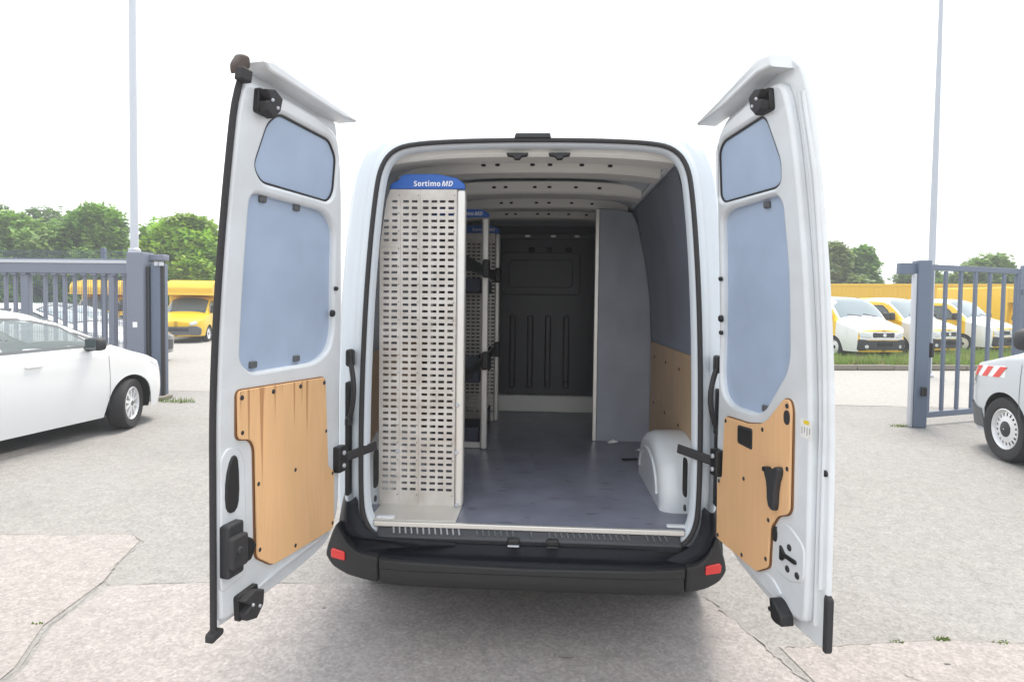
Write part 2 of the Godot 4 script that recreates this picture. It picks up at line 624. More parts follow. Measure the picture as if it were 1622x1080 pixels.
func build_yard():
	# base sheet far out, then the laid surfaces, each 4 mm above the one below
	var far := MB.new(true)
	far.c = Color(1, 1, 1)
	far.g = 1
	far.q(Vector3(-400, -0.012, -400), Vector3(-400, -0.012, 120), Vector3(400, -0.012, 120), Vector3(400, -0.012, -400))
	struct(put("ground", far, M.drive), "far concrete ground of the depot")
	# polygons in (x, -z)
	ground_sheet("road", rect(-40, 7.3, 40, 24), -0.008, M.drive, 1.2, "pale concrete drive behind the gates", 0.05)
	ground_sheet("yard_asphalt", poly([[-40, -14], [40, -14], [40, 7.0], [7, 7.45], [3, 7.55], [-4, 7.5], [-40, 7.6]]), -0.004, M.asphalt, 0.4, "worn grey asphalt of the yard", 0.11)
	ground_sheet("concrete_slab", poly([[-12, 1.05], [-3.68, 1.06], [-3.19, 1.07], [-2.80, 1.14], [-2.66, 1.02], [-2.57, 0.69], [-2.48, 0.46], [-2.45, 0.18], [-2.43, -0.03], [-2.27, -0.37], [-2.1, -1.4], [-1.9, -6], [-12, -6]]), 0.0, M.concrete, 0.22, "pinkish concrete slab beside the left door", 0.07)
	ground_sheet("concrete_slab", poly([[-2.40, 0.40], [-1.92, 0.47], [0.2, 0.62], [1.0, 0.52], [1.08, 0.29], [1.15, 0.03], [1.22, -0.19], [1.5, -1.2], [1.9, -6], [-1.85, -6], [-2.05, -1.4], [-2.22, -0.37], [-2.38, -0.03]]), 0.0, M.patch, 0.22, "rough concrete slab under the bumper", 0.10)
	ground_sheet("concrete_slab", poly([[1.27, -0.2], [1.22, 0.07], [1.45, 0.08], [1.76, 0.14], [2.06, 0.19], [2.44, 0.18], [12, 0.1], [12, -6], [1.95, -6], [1.55, -1.2]]), 0.0, M.concrete, 0.22, "pale concrete slab beside the right door", 0.06)
	strip_of([[-12, -1.03], [-3.68, -1.06], [-3.19, -1.075], [-2.80, -1.145], [-2.63, -1.02], [-2.57, -0.69], [-2.48, -0.46], [-2.41, -0.41], [-1.92, -0.48], [0.2, -0.63], [1.0, -0.54]], 0.008, 0.004, M.crack, "joint", "dirty joint along the concrete edge on the left")
	strip_of([[-2.48, -0.46], [-2.42, -0.18], [-2.40, 0.03], [-2.25, 0.37], [-2.08, 1.4]], 0.006, 0.0045, M.crack, "joint", "thin joint running toward the viewer on the left")
	strip_of([[1.0, -0.54], [1.08, -0.29], [1.15, -0.03], [1.24, 0.19], [1.52, 1.2]], 0.017, 0.005, M.crack, "joint", "open crack from under the bumper past the right door")
	strip_of([[1.24, -0.06], [1.45, -0.085], [1.76, -0.145], [2.06, -0.195], [2.44, -0.185], [9, -0.1]], 0.009, 0.0055, M.crack, "joint", "weedy joint across the ground at the lower right")
	strip_of([[1.68, 0.05], [1.71, 0.13], [1.80, 0.2]], 0.007, 0.006, M.crack, "joint", "short crack at the lower right corner")
	strip_of([[-12, -7.62], [-4, -7.5], [3, -7.55], [7, -7.45], [12, -7.3]], 0.05, 0.0, M.crack, "joint", "edge line between yard asphalt and drive")
	tuft(Vector3(2.06, 0.0, -0.19), 0.04, 0.020, 44, "largest green grass tuft in the joint at the lower right")
	tuft(Vector3(1.82, 0.0, -0.155), 0.04, 0.012, 20, "small flat weeds in the joint left of the largest tuft")
	tuft(Vector3(2.34, 0.0, -0.185), 0.05, 0.013, 24, "small weeds at the right end of the lower right joint")
	tuft(Vector3(-2.47, 0.0, 0.02), 0.03, 0.012, 16, "tiny weeds in the thin joint on the left")
	tuft(Vector3(-5.75, 0.0, -6.35), 0.30, 0.09, 130, "dry grass at the foot of the dark left gate post")
	tuft(Vector3(4.95, 0.0, -5.70), 0.12, 0.05, 70, "dry weeds at the foot of the right gate post")
	for e in [[0.19, 0.10, 0.028], [-0.19, 0.16, 0.018], [-0.31, 0.02, 0.010], [0.42, 0.08, 0.012], [-1.1, -0.25, 0.012], [1.95, 0.02, 0.012], [-0.62, -0.36, 0.012]]:
		var sm := MB.new()
		var so := PackedVector2Array()
		for k in 11:
			so.append(Vector2.from_angle(TAU * k / 11.0) * e[2] * rng.randf_range(0.5, 1.2) * Vector2(1.3, 0.8))
		sm.g = 1
		var c := Vector2(e[0], e[1])
		fill(sm, ccw(chaikin(so, 1)), func(u, v, w): return Vector3(c.x + u, 0.0065, c.y - v))
		struct(put("oil_stain", sm, M.crack), "dark oil spot on the concrete behind the bumper")
	# kerbed grass verge on the right
	var kk := Node3D.new()
	kk.name = "kerb"
	add_child(kk, true)
	struct(kk, "stone kerb in front of the grass verge")
	for i in 22:
		var k := MB.new()
		box(k, Vector3.ZERO, Vector3(0.985, 0.13, 0.14), 0.02)
		var ko := put("kerb_stone", k, M.kerb, kk)
		ko.transform = Transform3D(Basis(Vector3.UP, 0.139 + rng.randf_range(-0.012, 0.012)), Vector3(4.6 + i, 0.06 + rng.randf_range(-0.012, 0.012), -12.75 - 0.14 * i))
	ground_sheet("verge", poly([[3.6, 12.68], [26.5, 15.8], [30, 40], [2, 40]]), 0.11, M.soil, 2.0, "green verge on which the yellow vans are parked", 0.1)
	var mm := MultiMesh.new()
	mm.transform_format = MultiMesh.TRANSFORM_3D
	mm.use_colors = true
	var bl := MB.new()
	bl.g = -1
	for i in 7:
		var a := i * 0.9
		var d := Vector3(cos(a), 0, sin(a))
		var base := d.rotated(Vector3.UP, 1.1) * 0.05
		bl.t(base - d * 0.012, base + d * 0.012, base + Vector3(0, 0.16 + 0.05 * sin(i * 2.3), 0) + d.rotated(Vector3.UP, 0.7) * 0.07)
	mm.mesh = bl.mesh()
	mm.instance_count = 9000
	for i in 9000:
		var u := rng.randf()
		var x := 4.0 + u * 20.0
		var z := -12.85 - (x - 4.0) * 0.139 - pow(rng.randf(), 1.6) * 6.0
		var s := rng.randf_range(0.5, 1.35)
		mm.set_instance_transform(i, Transform3D(Basis(Vector3.UP, rng.randf() * TAU).scaled(Vector3(s, s * rng.randf_range(0.6, 1.2), s)), Vector3(x, 0.11, z)))
		var f := rng.randf_range(0.7, 1.35)
		var dry := rng.randf()
		mm.set_instance_color(i, Color(0.20 * f, 0.30 * f, 0.06 * f) if dry < 0.75 else Color(0.30 * f, 0.27 * f, 0.12 * f))
	var go := MultiMeshInstance3D.new()
	go.name = "verge_grass"
	go.multimesh = mm
	go.material_override = M.grass
	go.set_meta("kind", "stuff")
	tag(go, "short green grass of the verge below the yellow vans", "grass")
	add_child(go, true)

# ------------------------------------------------------------------ trees
func leaf_clump(green: Color, seed_: int) -> ArrayMesh:
	var r := RandomNumberGenerator.new()
	r.seed = seed_ + 4
	var mb := MB.new(true)
	mb.c = green
	mb.g = -1
	for i in 16:
		var c := Vector3(r.randf_range(-1, 1), r.randf_range(-0.8, 0.8), r.randf_range(-1, 1)) * 0.24
		var b := Basis(Vector3(r.randf_range(-1, 1), 0.3, r.randf_range(-1, 1)).normalized(), r.randf_range(-0.9, 0.9)) * Basis(Vector3.UP, r.randf() * TAU)
		var l := r.randf_range(0.10, 0.17)
		var a := c + b * Vector3(-l, 0, 0)
		var d := c + b * Vector3(l, 0.02, 0)
		mb.q(a, c + b * Vector3(0, 0.03, l * 0.55), d, c + b * Vector3(0, 0.03, -l * 0.55))
	return mb.mesh()

func tree(at: Vector3, h: float, wide: float, low: float, green: Color, seed_: int, label: String, group: String, n := 1500):
	var r := RandomNumberGenerator.new()
	r.seed = seed_
	var t := thing("tree", label, "tree", at, 0.0, group)
	var tr := MB.new()
	tube(tr, [Vector3(0, -0.1, 0), Vector3(0.05, h * 0.25, 0), Vector3(-0.05, h * 0.5, 0.05), Vector3(0.05, h * 0.78, 0)], [0.24, 0.19, 0.13, 0.05], 8)
	put("trunk", tr, M.bark, t)
	var lobes := []
	var count := 17
	for i in count:
		var f := float(i) / (count - 1)
		var y := lerpf(low + 0.12 * h, h * 0.86, f)
		var spread := wide * (0.62 if f < 0.6 else 0.62 * (1.0 - (f - 0.6) * 1.9))
		var a := i * 2.4 + r.randf()
		var rad := spread * sqrt(r.randf_range(0.15, 1.0))
		var rr := wide * r.randf_range(0.26, 0.42)
		lobes.append([Vector3(cos(a) * rad, y, sin(a) * rad), Vector3(rr, rr * r.randf_range(0.6, 0.85), rr), r.randf_range(0.78, 1.25)])
		if i % 3 == 0:
			var br := MB.new()
			var s := Vector3(0, lerpf(h * 0.2, h * 0.6, f), 0)
			tube(br, [s, s.lerp(lobes[-1][0], 0.5) + Vector3(0, 0.2, 0), lobes[-1][0]], [0.09, 0.06, 0.02], 5)
			put("branch", br, M.bark, t)
	var shades := []
	for k in 7:
		var f := lerpf(0.6, 1.5, k / 6.0)
		shades.append(leaf_clump(Color(green.r * f * (0.9 + 0.08 * (k % 3)), green.g * f, green.b * f), k))
	var st := SurfaceTool.new()
	st.begin(Mesh.PRIMITIVE_TRIANGLES)
	for i in n:
		var lb: Array = lobes[r.randi() % count]
		var d := Vector3(r.randfn(), r.randfn(), r.randfn()).normalized()
		var e: Vector3 = lb[1]
		var p: Vector3 = lb[0] + d * e * pow(r.randf(), 0.28) * r.randf_range(0.86, 1.12)
		if p.y < 0.15: p.y = 0.15 + r.randf() * 0.5
		var s := r.randf_range(0.7, 1.35)
		var k := clampi(roundi(lb[2] * r.randf_range(0.75, 1.3) * 6.7 - 3.7), 0, 6)
		st.append_from(shades[k], 0, Transform3D(Basis(Vector3(r.randfn(), r.randfn(), r.randfn()).normalized(), r.randf_range(-0.7, 0.7)) * Basis(Vector3.UP, r.randf() * TAU).scaled(Vector3.ONE * s), p))
	put("crown", st.commit(), M.leaf, t)

func build_trees():
	var g := "trees behind the depot"
	tree(Vector3(-18.3, 0, -27), 6.0, 3.1, 0.0, Color(0.260, 0.396, 0.053), 3, "bright green round tree directly behind the yellow truck left of the van", g, 3000)
	tree(Vector3(-25.4, 0, -30), 6.8, 3.6, 0.0, Color(0.178, 0.297, 0.061), 4, "broad dark green tree to the left of the light pole", g, 3400)
	tree(Vector3(-29.2, 0, -29), 6.3, 3.0, 0.0, Color(0.209, 0.337, 0.079), 5, "pale green tree above the roof of the white hatchback", g, 2800)
	tree(Vector3(-33.2, 0, -32), 7.2, 3.6, 0.0, Color(0.157, 0.268, 0.089), 6, "dusky blue green tree at the left edge of the photo", g, 3000)
	tree(Vector3(-21.6, 0, -31), 6.0, 3.0, 0.0, Color(0.209, 0.337, 0.053), 7, "lower tree in the gap right behind the light pole", g, 2400)
	tree(Vector3(-34, 0, -37), 7.4, 4.2, 0.0, Color(0.136, 0.218, 0.079), 13, "dark tree farthest back between the pale tree and the broad one", g, 2400)
	tree(Vector3(17.9, 0, -36), 5.7, 2.0, 0.4, Color(0.230, 0.297, 0.133), 8, "greyish green tree half hidden by the right van door", g, 2000)
	tree(Vector3(20.4, 0, -38), 5.8, 2.1, 0.4, Color(0.146, 0.257, 0.053), 9, "darker round tree above the front of the long yellow container", g, 2000)
	tree(Vector3(25.6, 0, -40), 4.7, 2.2, 0.2, Color(0.167, 0.277, 0.062), 10, "low tree showing beside the right gate post", g, 1500)
	tree(Vector3(27.6, 0, -37), 5.0, 2.5, 0.2, Color(0.178, 0.277, 0.070), 11, "tree behind the bars of the right gate leaf", g, 2200)
	tree(Vector3(31.0, 0, -36), 5.1, 2.5, 0.2, Color(0.209, 0.288, 0.089), 12, "tree behind the right end of the gate leaf", g, 2000)

# ------------------------------------------------------------------ vehicles
func at_table(t: Array, s: float) -> float:
	if s <= t[0][0]: return t[0][1]
	for i in t.size() - 1:
		if s <= t[i + 1][0]:
			var f: float = (s - t[i][0]) / (t[i + 1][0] - t[i][0])
			var p0: float = t[maxi(i - 1, 0)][1]
			var p3: float = t[mini(i + 2, t.size() - 1)][1]
			var c: float = cubic_interpolate(t[i][1], t[i + 1][1], p0, p3, f)
			return clampf(lerpf(lerpf(t[i][1], t[i + 1][1], f), c, 0.5), minf(t[i][1], t[i + 1][1]), maxf(t[i][1], t[i + 1][1]))
	return t[-1][1]

# d: L, top, sh, w, wt (roof half width), bot, rc (roof crown drop), arches [[s, r]], open_rear
func side_z(d: Dictionary, s: float, y: float) -> float:
	var top := at_table(d.top, s)
	var sh := minf(at_table(d.sh, s), top - 0.03)
	var w := at_table(d.w, s)
	var wt := minf(at_table(d.wt, s), w - 0.01)
	var rc: float = minf(d.rc, (top - sh) * 0.6)
	var yre := top - rc
	if y <= sh:
		var t := clampf((y - d.bot) / (sh - d.bot), 0.0, 1.0)
		return w * (0.955 + 0.045 * sin(minf(t / 0.55, 1.0) * PI / 2)) - (w * 0.025 * pow(maxf(t - 0.5, 0.0) / 0.5, 2.0))
	if y <= yre:
		var t2 := (y - sh) / maxf(yre - sh, 0.001)
		return lerpf(w * 0.975, wt, pow(t2, d.get("tumble", 1.15)))
	return wt * pow(clampf((top - y) / rc, 0.0, 1.0), 1.0 / d.get("crown", 3.0))

func roof_y(d: Dictionary, s: float, z: float) -> float:
	var top := at_table(d.top, s)
	var sh := minf(at_table(d.sh, s), top - 0.03)
	var w := at_table(d.w, s)
	var wt := minf(at_table(d.wt, s), w - 0.01)
	var rc: float = minf(d.rc, (top - sh) * 0.6)
	return top - rc * pow(minf(absf(z) / wt, 1.0), d.get("crown", 3.0))

func vpos(d: Dictionary, s: float, y: float, z: float) -> Vector3:
	return Vector3(z, y, s - d.L * 0.5)

func body_mesh(d: Dictionary) -> MB:
	var mb := MB.new()
	mb.g = 1
	var front: MB = MB.new() if d.has("front") else null
	if front: front.g = 1
	var ss := []
	var n := ceili(d.L / 0.045)
	for i in n + 1:
		ss.append(d.L * i / n)
	var NL := 12
	var NG := 12
	var NR := 9
	for side in [1.0, -1.0]:
		var rows := []
		var meta := []
		for s in ss:
			var top := at_table(d.top, s)
			var sh := minf(at_table(d.sh, s), top - 0.03)
			var wt := minf(at_table(d.wt, s), at_table(d.w, s) - 0.01)
			var rc: float = minf(d.rc, (top - sh) * 0.6)
			var yb: float = d.bot
			for a in d.arches:
				if absf(s - a[0]) < a[1]: yb = maxf(yb, a[2] + sqrt(a[1] * a[1] - (s - a[0]) * (s - a[0])))
			yb = minf(yb, sh - 0.05)
			var row := PackedVector3Array()
			var mt := []
			for k in NL:
				var y := lerpf(yb, sh, float(k) / NL)
				row.append(vpos(d, s, y, side_z(d, s, y) * side))
				mt.append(Vector2(s, y))
			for k in NG:
				var y := lerpf(sh, top - rc, float(k) / NG)
				row.append(vpos(d, s, y, side_z(d, s, y) * side))
				mt.append(Vector2(s, y))
			for k in NR + 1:
				var z := wt * cos(PI / 2 * k / NR)
				row.append(vpos(d, s, roof_y(d, s, z), z * side))
				mt.append(Vector2(s, z))
			rows.append(row)
			meta.append(mt)
		for i in rows.size() - 1:
			for k in rows[i].size() - 1:
				var skip := false
				var corners := [meta[i][k], meta[i + 1][k], meta[i + 1][k + 1], meta[i][k + 1]]
				if k >= NL - 1 and k < NL + NG:
					for wdw in d.side_windows:
						var ok := true
						for c in corners:
							if not Geometry2D.is_point_in_polygon(c, wdw): ok = false
						if k == NL + NG - 1: ok = false
						if ok: skip = true
				elif k >= NL + NG:
					for sc in d.screens:
						var ok2 := true
						for c in corners:
							if not Geometry2D.is_point_in_polygon(c, sc) and not Geometry2D.is_point_in_polygon(Vector2(c.x, c.y + 0.02), sc): ok2 = false
						if ok2: skip = true
				if skip: continue
				var a: Vector3 = rows[i][k]
				var b: Vector3 = rows[i][k + 1]
				var e: Vector3 = rows[i + 1][k + 1]
				var f: Vector3 = rows[i + 1][k]
				var to := mb
				if front and (ss[i] < d.front or ss[i] > d.front and ss[i] < 2.4 and k >= NL + NG): to = front
				if side > 0: to.q(a, f, e, b)
				else: to.q(a, b, e, f)
		# nose and tail
		for end in ([0, rows.size() - 1] if not d.get("open_rear", false) else [0]):
			mb.g = 3 + end
			var r: PackedVector3Array = rows[end]
			var out: float = (-1.0 if end == 0 else 1.0) * d.get("bulge", 0.06)
			for k in r.size() - 1:
				var steps := 5
				for j in steps:
					var f0 := float(j) / steps
					var f1 := float(j + 1) / steps
					var pt := func(p: Vector3, f: float): return Vector3(p.x * f, p.y, p.z + out * (1.0 - f * f))
					mb.q(pt.call(r[k], f0), pt.call(r[k], f1), pt.call(r[k + 1], f1), pt.call(r[k + 1], f0))
			mb.g = 1
	if front: d["front_mesh"] = front
	return mb

func side_fn(d: Dictionary, side: float, off: float) -> Callable:
	return func(s, y, w): return vpos(d, s, y, (side_z(d, s, y) + off + w) * side)

func top_fn(d: Dictionary, off: float) -> Callable:
	return func(s, z, w):
		var e := 0.02
		var slope := (roof_y(d, s + e, z) - roof_y(d, s - e, z)) / (2 * e)
		var nrm := Vector3(0, 1, -slope).normalized()
		return vpos(d, s, roof_y(d, s, z), z) + nrm * (off + w)

func nose_fn(d: Dictionary, off: float) -> Callable:
	var b: float = d.get("bulge", 0.06)
	return func(z, y, w):
		var w0 := maxf(0.2, side_z(d, 0.0, y))
		var f: float = clampf(z / w0, -1, 1)
		return vpos(d, -b * (1.0 - f * f) - off - w, y, z)

func band(m: MB, p: PackedVector2Array, wide: float, fn: Callable):
	p = dense(ccw(p), 0.08)
	var q := inset(p, wide)
	m.g = 1
	for i in p.size():
		var j := (i + 1) % p.size()
		m.q(fn.call(p[i].x, p[i].y, 0.0), fn.call(p[j].x, p[j].y, 0.0), fn.call(q[j].x, q[j].y, 0.0), fn.call(q[i].x, q[i].y, 0.0))

func wheel(parent: Node, c: Vector3, r: float, w: float, side: float, style: String, steer := 0.0):
	var T := Transform3D(Basis(Vector3.UP, steer) * Basis(Vector3.FORWARD, PI / 2 * side), c)
	# lathe axis y -> outward
	var ty := MB.new()
	var rr := r * (0.66 if style != "steel" else 0.64)
	lathe(ty, [[rr, w * 0.32], [rr + 0.01, w * 0.42], [r * 0.86, w * 0.5], [r * 0.95, w * 0.47], [r * 0.99, w * 0.36], [r, w * 0.2], [r, -w * 0.2], [r * 0.99, -w * 0.36], [r * 0.93, -w * 0.5], [rr, -w * 0.4]], 36, T)
	var o := put("wheel", ty, M.tyre, parent)
	var rim := MB.new()
	lathe(rim, [[rr, w * 0.40], [rr * 0.95, w * 0.42], [rr * 0.90, w * 0.36], [rr * 0.86, w * 0.10], [rr * 0.84, -w * 0.3]], 36, T)
	if style == "alloy":
		for k in 5:
			for e in [-1, 1]:
				var a := TAU * k / 5.0 + 0.3
				var p0 := Vector3(cos(a + e * 0.20) * 0.05, w * 0.36, sin(a + e * 0.20) * 0.05)
				var p1 := Vector3(cos(a + e * 0.30) * rr * 0.93, w * 0.34, sin(a + e * 0.30) * rr * 0.93)
				var d := (p1 - p0).normalized()
				var tt := d.cross(Vector3.UP).normalized()
				var h := 0.016
				var a0 := T * (p0 - tt * h)
				var a1 := T * (p0 + tt * h)
				var b0 := T * (p1 - tt * h * 1.3)
				var b1 := T * (p1 + tt * h * 1.3)
				var dn := T.basis * Vector3(0, -0.03, 0)
				rim.g = -1
				rim.q(a0, a1, b1, b0)
				rim.q(a0, b0, b0 + dn, a0 + dn)
				rim.q(a1, a1 + dn, b1 + dn, b1)
		lathe(rim, [[0.001, w * 0.40], [0.05, w * 0.38], [0.065, w * 0.34], [0.065, w * 0.2]], 20, T)
	elif style == "steel":
		var cv := func(u, v, ww): return T * Vector3(u, w * 0.22 + ww + 0.05 * (1.0 - Vector2(u, v).length() / rr), v)
		var holes := []
		for k in 18:
			var a := TAU * k / 18.0
			var pc := Vector2.from_angle(a) * rr * 0.72
			var dr := Vector2.from_angle(a)
			var dt := dr.orthogonal()
			holes.append(PackedVector2Array([pc - dr * 0.018 - dt * 0.010, pc + dr * 0.018 - dt * 0.010, pc + dr * 0.018 + dt * 0.010, pc - dr * 0.018 + dt * 0.010]))
		rim.g = 4
		fill(rim, disc(Vector2.ZERO, rr * 0.88, 40), cv, 0.0, holes, 0.05, 0.05)
	else:
		lathe(rim, [[rr * 0.86, w * 0.26], [rr * 0.5, w * 0.34], [0.06, w * 0.34]], 24, T)
	put("rim", rim, M.rim, o)
	var hub := MB.new()
	if style == "steel": lathe(hub, [[0.001, w * 0.44], [0.06, w * 0.43], [0.085, w * 0.36], [0.09, w * 0.2]], 24, T)
	else: lathe(hub, [[0.001, w * 0.42], [0.03, w * 0.415], [0.034, w * 0.36]], 16, T)
	put("hub_cap", hub, M.plastic if style != "alloy" else M.grey_plastic, o)
	var back := MB.new()
	lathe(back, [[0.001, -w * 0.2], [rr * 0.84, -w * 0.22]], 24, T)
	put("brake_disc", back, M.dark, o)

func inner_arches(parent: Node, d: Dictionary):
	for a in d.arches:
		for side in [1.0, -1.0]:
			var m := MB.new()
			var rows := []
			for k in 17:
				var ang: float = PI * (k / 16.0) * 1.16 - 0.25
				var s: float = a[0] - cos(ang) * (a[1] - 0.004)
				var y: float = a[2] + sin(ang) * (a[1] - 0.004)
				var z := side_z(d, s, maxf(y, d.bot)) - 0.012
				rows.append(PackedVector3Array([vpos(d, s, y, z * side), vpos(d, s, y, (z - 0.26) * side)]))
			loft(m, rows)
			var hub := vpos(d, a[0], a[2] - 0.1, (side_z(d, a[0], 0.7) - 0.27) * side)
			m.g = -1
			for k in 16:
				m.t(rows[k][1], rows[k + 1][1], hub)
			put("arch_liner", m, M.dark, parent)

func underbody(parent: Node, d: Dictionary):
	var m := MB.new()
	var w := at_table(d.w, d.L * 0.5)
	box(m, Vector3(0, d.bot + 0.03, 0), Vector3(w * 1.3, 0.12, d.L - 0.3), 0.0)
	put("underbody", m, M.dark, parent)

func glaze(parent: Node, d: Dictionary, glass: Material, frame: float, frame_mat: Material):
	for w in d.side_windows:
		for side in [1.0, -1.0]:
			var fr := MB.new()
			band(fr, inset(ccw(w), -0.006), frame, side_fn(d, side, 0.005))
			var pane := MB.new()
			pane.g = 1
			fill(pane, inset(ccw(w), 0.01), side_fn(d, side, 0.002), 0.0, [], 0.12, 0.12)
			var o := put("window", fr, frame_mat, parent)
			put("pane", pane, glass, o)
	for w in d.screens:
		var full: PackedVector2Array = w
		var fr2 := MB.new()
		band(fr2, inset(ccw(full), -0.006), frame * 1.2, top_fn(d, 0.005))
		var pane2 := MB.new()
		pane2.g = 1
		fill(pane2, inset(ccw(full), 0.01), top_fn(d, 0.002), 0.0, [], 0.12, 0.12)
		var o2 := put("windscreen", fr2, frame_mat, parent)
		put("pane", pane2, glass, o2)

func mirrors(parent: Node, d: Dictionary, s: float, y: float, size: Vector3, m: Material, glass_back := true):
	for side in [1.0, -1.0]:
		var b := MB.new()
		var z := side_z(d, s, y)
		var c := vpos(d, s, y + size.y * 0.3, (z + size.x * 0.62) * side)
		box(b, c, size, minf(size.x, minf(size.y, size.z)) * 0.42, Basis(Vector3.UP, -0.18 * side))
		var o := put("wing_mirror", b, m, parent)
		var a := MB.new()
		box(a, vpos(d, s, y - size.y * 0.08, (z + 0.04) * side), Vector3(0.14, 0.05, 0.07), 0.015)
		put("mirror_arm", a, M.plastic, o)
		if glass_back:
			var g := MB.new()
			box(g, c + Vector3(0, 0, size.z * 0.5).rotated(Vector3.UP, -0.18 * side), Vector3(size.x * 0.8, size.y * 0.8, 0.008), 0.003, Basis(Vector3.UP, -0.18 * side))
			put("mirror_glass", g, M.dark_glass, o)

func cabin(parent: Node, d: Dictionary, s0: float, y: float, rows := 1):
	for k in rows:
		for side in [1.0, -1.0]:
			var m := MB.new()
			var s := s0 + k * 0.85
			box(m, vpos(d, s, y, 0.36 * side), Vector3(0.48, 0.14, 0.5), 0.05)
			box(m, vpos(d, s + 0.3, y + 0.32, 0.36 * side), Vector3(0.46, 0.62, 0.14), 0.05, Basis(Vector3.RIGHT, 0.2))
			box(m, vpos(d, s + 0.38, y + 0.72, 0.36 * side), Vector3(0.26, 0.16, 0.09), 0.04, Basis(Vector3.RIGHT, 0.2))
			put("seat", m, M.seat, parent)
	var f := MB.new()
	box(f, vpos(d, s0 - 0.62, y + 0.16, 0), Vector3(1.3, 0.26, 0.42), 0.08)
	put("dashboard", f, M.seat, parent)
	var w := MB.new()
	var ring_pts := []
	for k in 21:
		var a := TAU * k / 20.0
		ring_pts.append(vpos(d, s0 - 0.36 + sin(a) * 0.07, y + 0.30 + sin(a) * 0.17, -0.36 + cos(a) * 0.18))
	tube(w, ring_pts, 0.014, 6, false)
	put("steering_wheel", w, M.plastic, parent)

func hatchback() -> Node3D:
	var t := thing("parked_car", "white hatchback parked at the left edge in front of the sliding gate", "car", Vector3.ZERO, 0.0)
	var d := {L = 4.3, bot = 0.21, rc = 0.12, crown = 2.6, tumble = 1.1, bulge = 0.16,
		top = [[0, 0.68], [0.07, 0.78], [0.22, 0.89], [0.48, 0.98], [0.68, 1.04], [1.08, 1.26], [1.53, 1.445], [2.05, 1.535], [2.6, 1.555], [3.3, 1.50], [3.85, 1.36], [4.1, 1.12], [4.3, 0.95]],
		sh = [[0, 0.60], [0.07, 0.69], [0.22, 0.80], [0.48, 0.90], [0.80, 0.98], [2.0, 1.03], [3.2, 1.06], [4.0, 1.05], [4.3, 0.85]],
		w = [[0, 0.62], [0.08, 0.74], [0.24, 0.84], [0.5, 0.895], [1.2, 0.905], [3.3, 0.905], [3.9, 0.87], [4.3, 0.76]],
		wt = [[0, 0.5], [0.3, 0.68], [0.70, 0.75], [1.25, 0.67], [2.1, 0.60], [3.4, 0.58], [4.3, 0.5]],
		arches = [[0.76, 0.365, 0.315], [3.38, 0.365, 0.315]],
		side_windows = [poly([[1.20, 1.07], [2.42, 1.065], [2.36, 1.42], [1.95, 1.405], [1.56, 1.315]]), poly([[2.50, 1.065], [3.30, 1.09], [3.25, 1.36], [2.95, 1.415], [2.45, 1.425]]), poly([[0.90, 1.06], [1.13, 1.07], [1.42, 1.24], [1.30, 1.205]])],
		screens = [poly([[0.73, -0.66], [0.73, 0.66], [1.68, 0.56], [1.68, -0.56]]), poly([[3.55, -0.5], [3.55, 0.5], [4.05, 0.5], [4.05, -0.5]])]}
	put("body", body_mesh(d), M.car_white, t)
	inner_arches(t, d)
	underbody(t, d)
	glaze(t, d, M.glass, 0.028, M.grey_plastic)
	cabin(t, d, 1.95, 0.55, 2)
	mirrors(t, d, 1.38, 1.06, Vector3(0.22, 0.15, 0.13), M.plastic)
	wheel(t, vpos(d, 0.76, 0.315, 0.80), 0.315, 0.205, 1, "alloy", 0.35)
	wheel(t, vpos(d, 0.76, 0.315, -0.80), 0.315, 0.205, -1, "alloy", 0.35)
	wheel(t, vpos(d, 3.38, 0.315, 0.81), 0.315, 0.205, 1, "alloy")
	wheel(t, vpos(d, 3.38, 0.315, -0.81), 0.315, 0.205, -1, "alloy")
	for side in [1.0, -1.0]:
		for s in [1.98, 2.95]:
			var h := MB.new()
			plate(h, rounded(rect(s, 0.90, s + 0.19, 0.925), 0.012), [], 0.02, 0.006, side_fn(d, side, 0.022))
			put("door_handle", h, M.car_white, t)
		for s in [1.10, 2.45, 3.25]:
			var g := MB.new()
			g.g = 1
			fill(g, poly([[s, 0.30], [s + 0.006, 0.30], [s + 0.006, 1.03], [s, 1.03]]), side_fn(d, side, 0.002), 0, [], 0, 0.1)
			put("door_gap", g, M.grey_plastic, t)
		var hl := MB.new()
		hl.g = 1
		fill(hl, chaikin(poly([[0.02, 0.62], [0.36, 0.78], [0.44, 0.83], [0.33, 0.82], [0.03, 0.69]]), 1), side_fn(d, side, 0.003), 0, [], 0.08, 0.08)
		put("headlight", hl, M.lamp, t)
	var gr := MB.new()
	gr.g = 1
	fill(gr, rounded(rect(-0.5, 0.27, 0.5, 0.42), 0.05), nose_fn(d, 0.004), 0, [], 0.1, 0.1)
	put("lower_grille", gr, M.plastic, t)
	t.rotation.y = -0.10
	# front wheel meets the ground at (-5.14, -4.43)
	var off := (Basis(Vector3.UP, -0.10) * vpos(d, 0.76, 0.0, 0.88))
	t.position = Vector3(-5.14, 0, -4.43) - Vector3(off.x, 0, off.z)
	return t

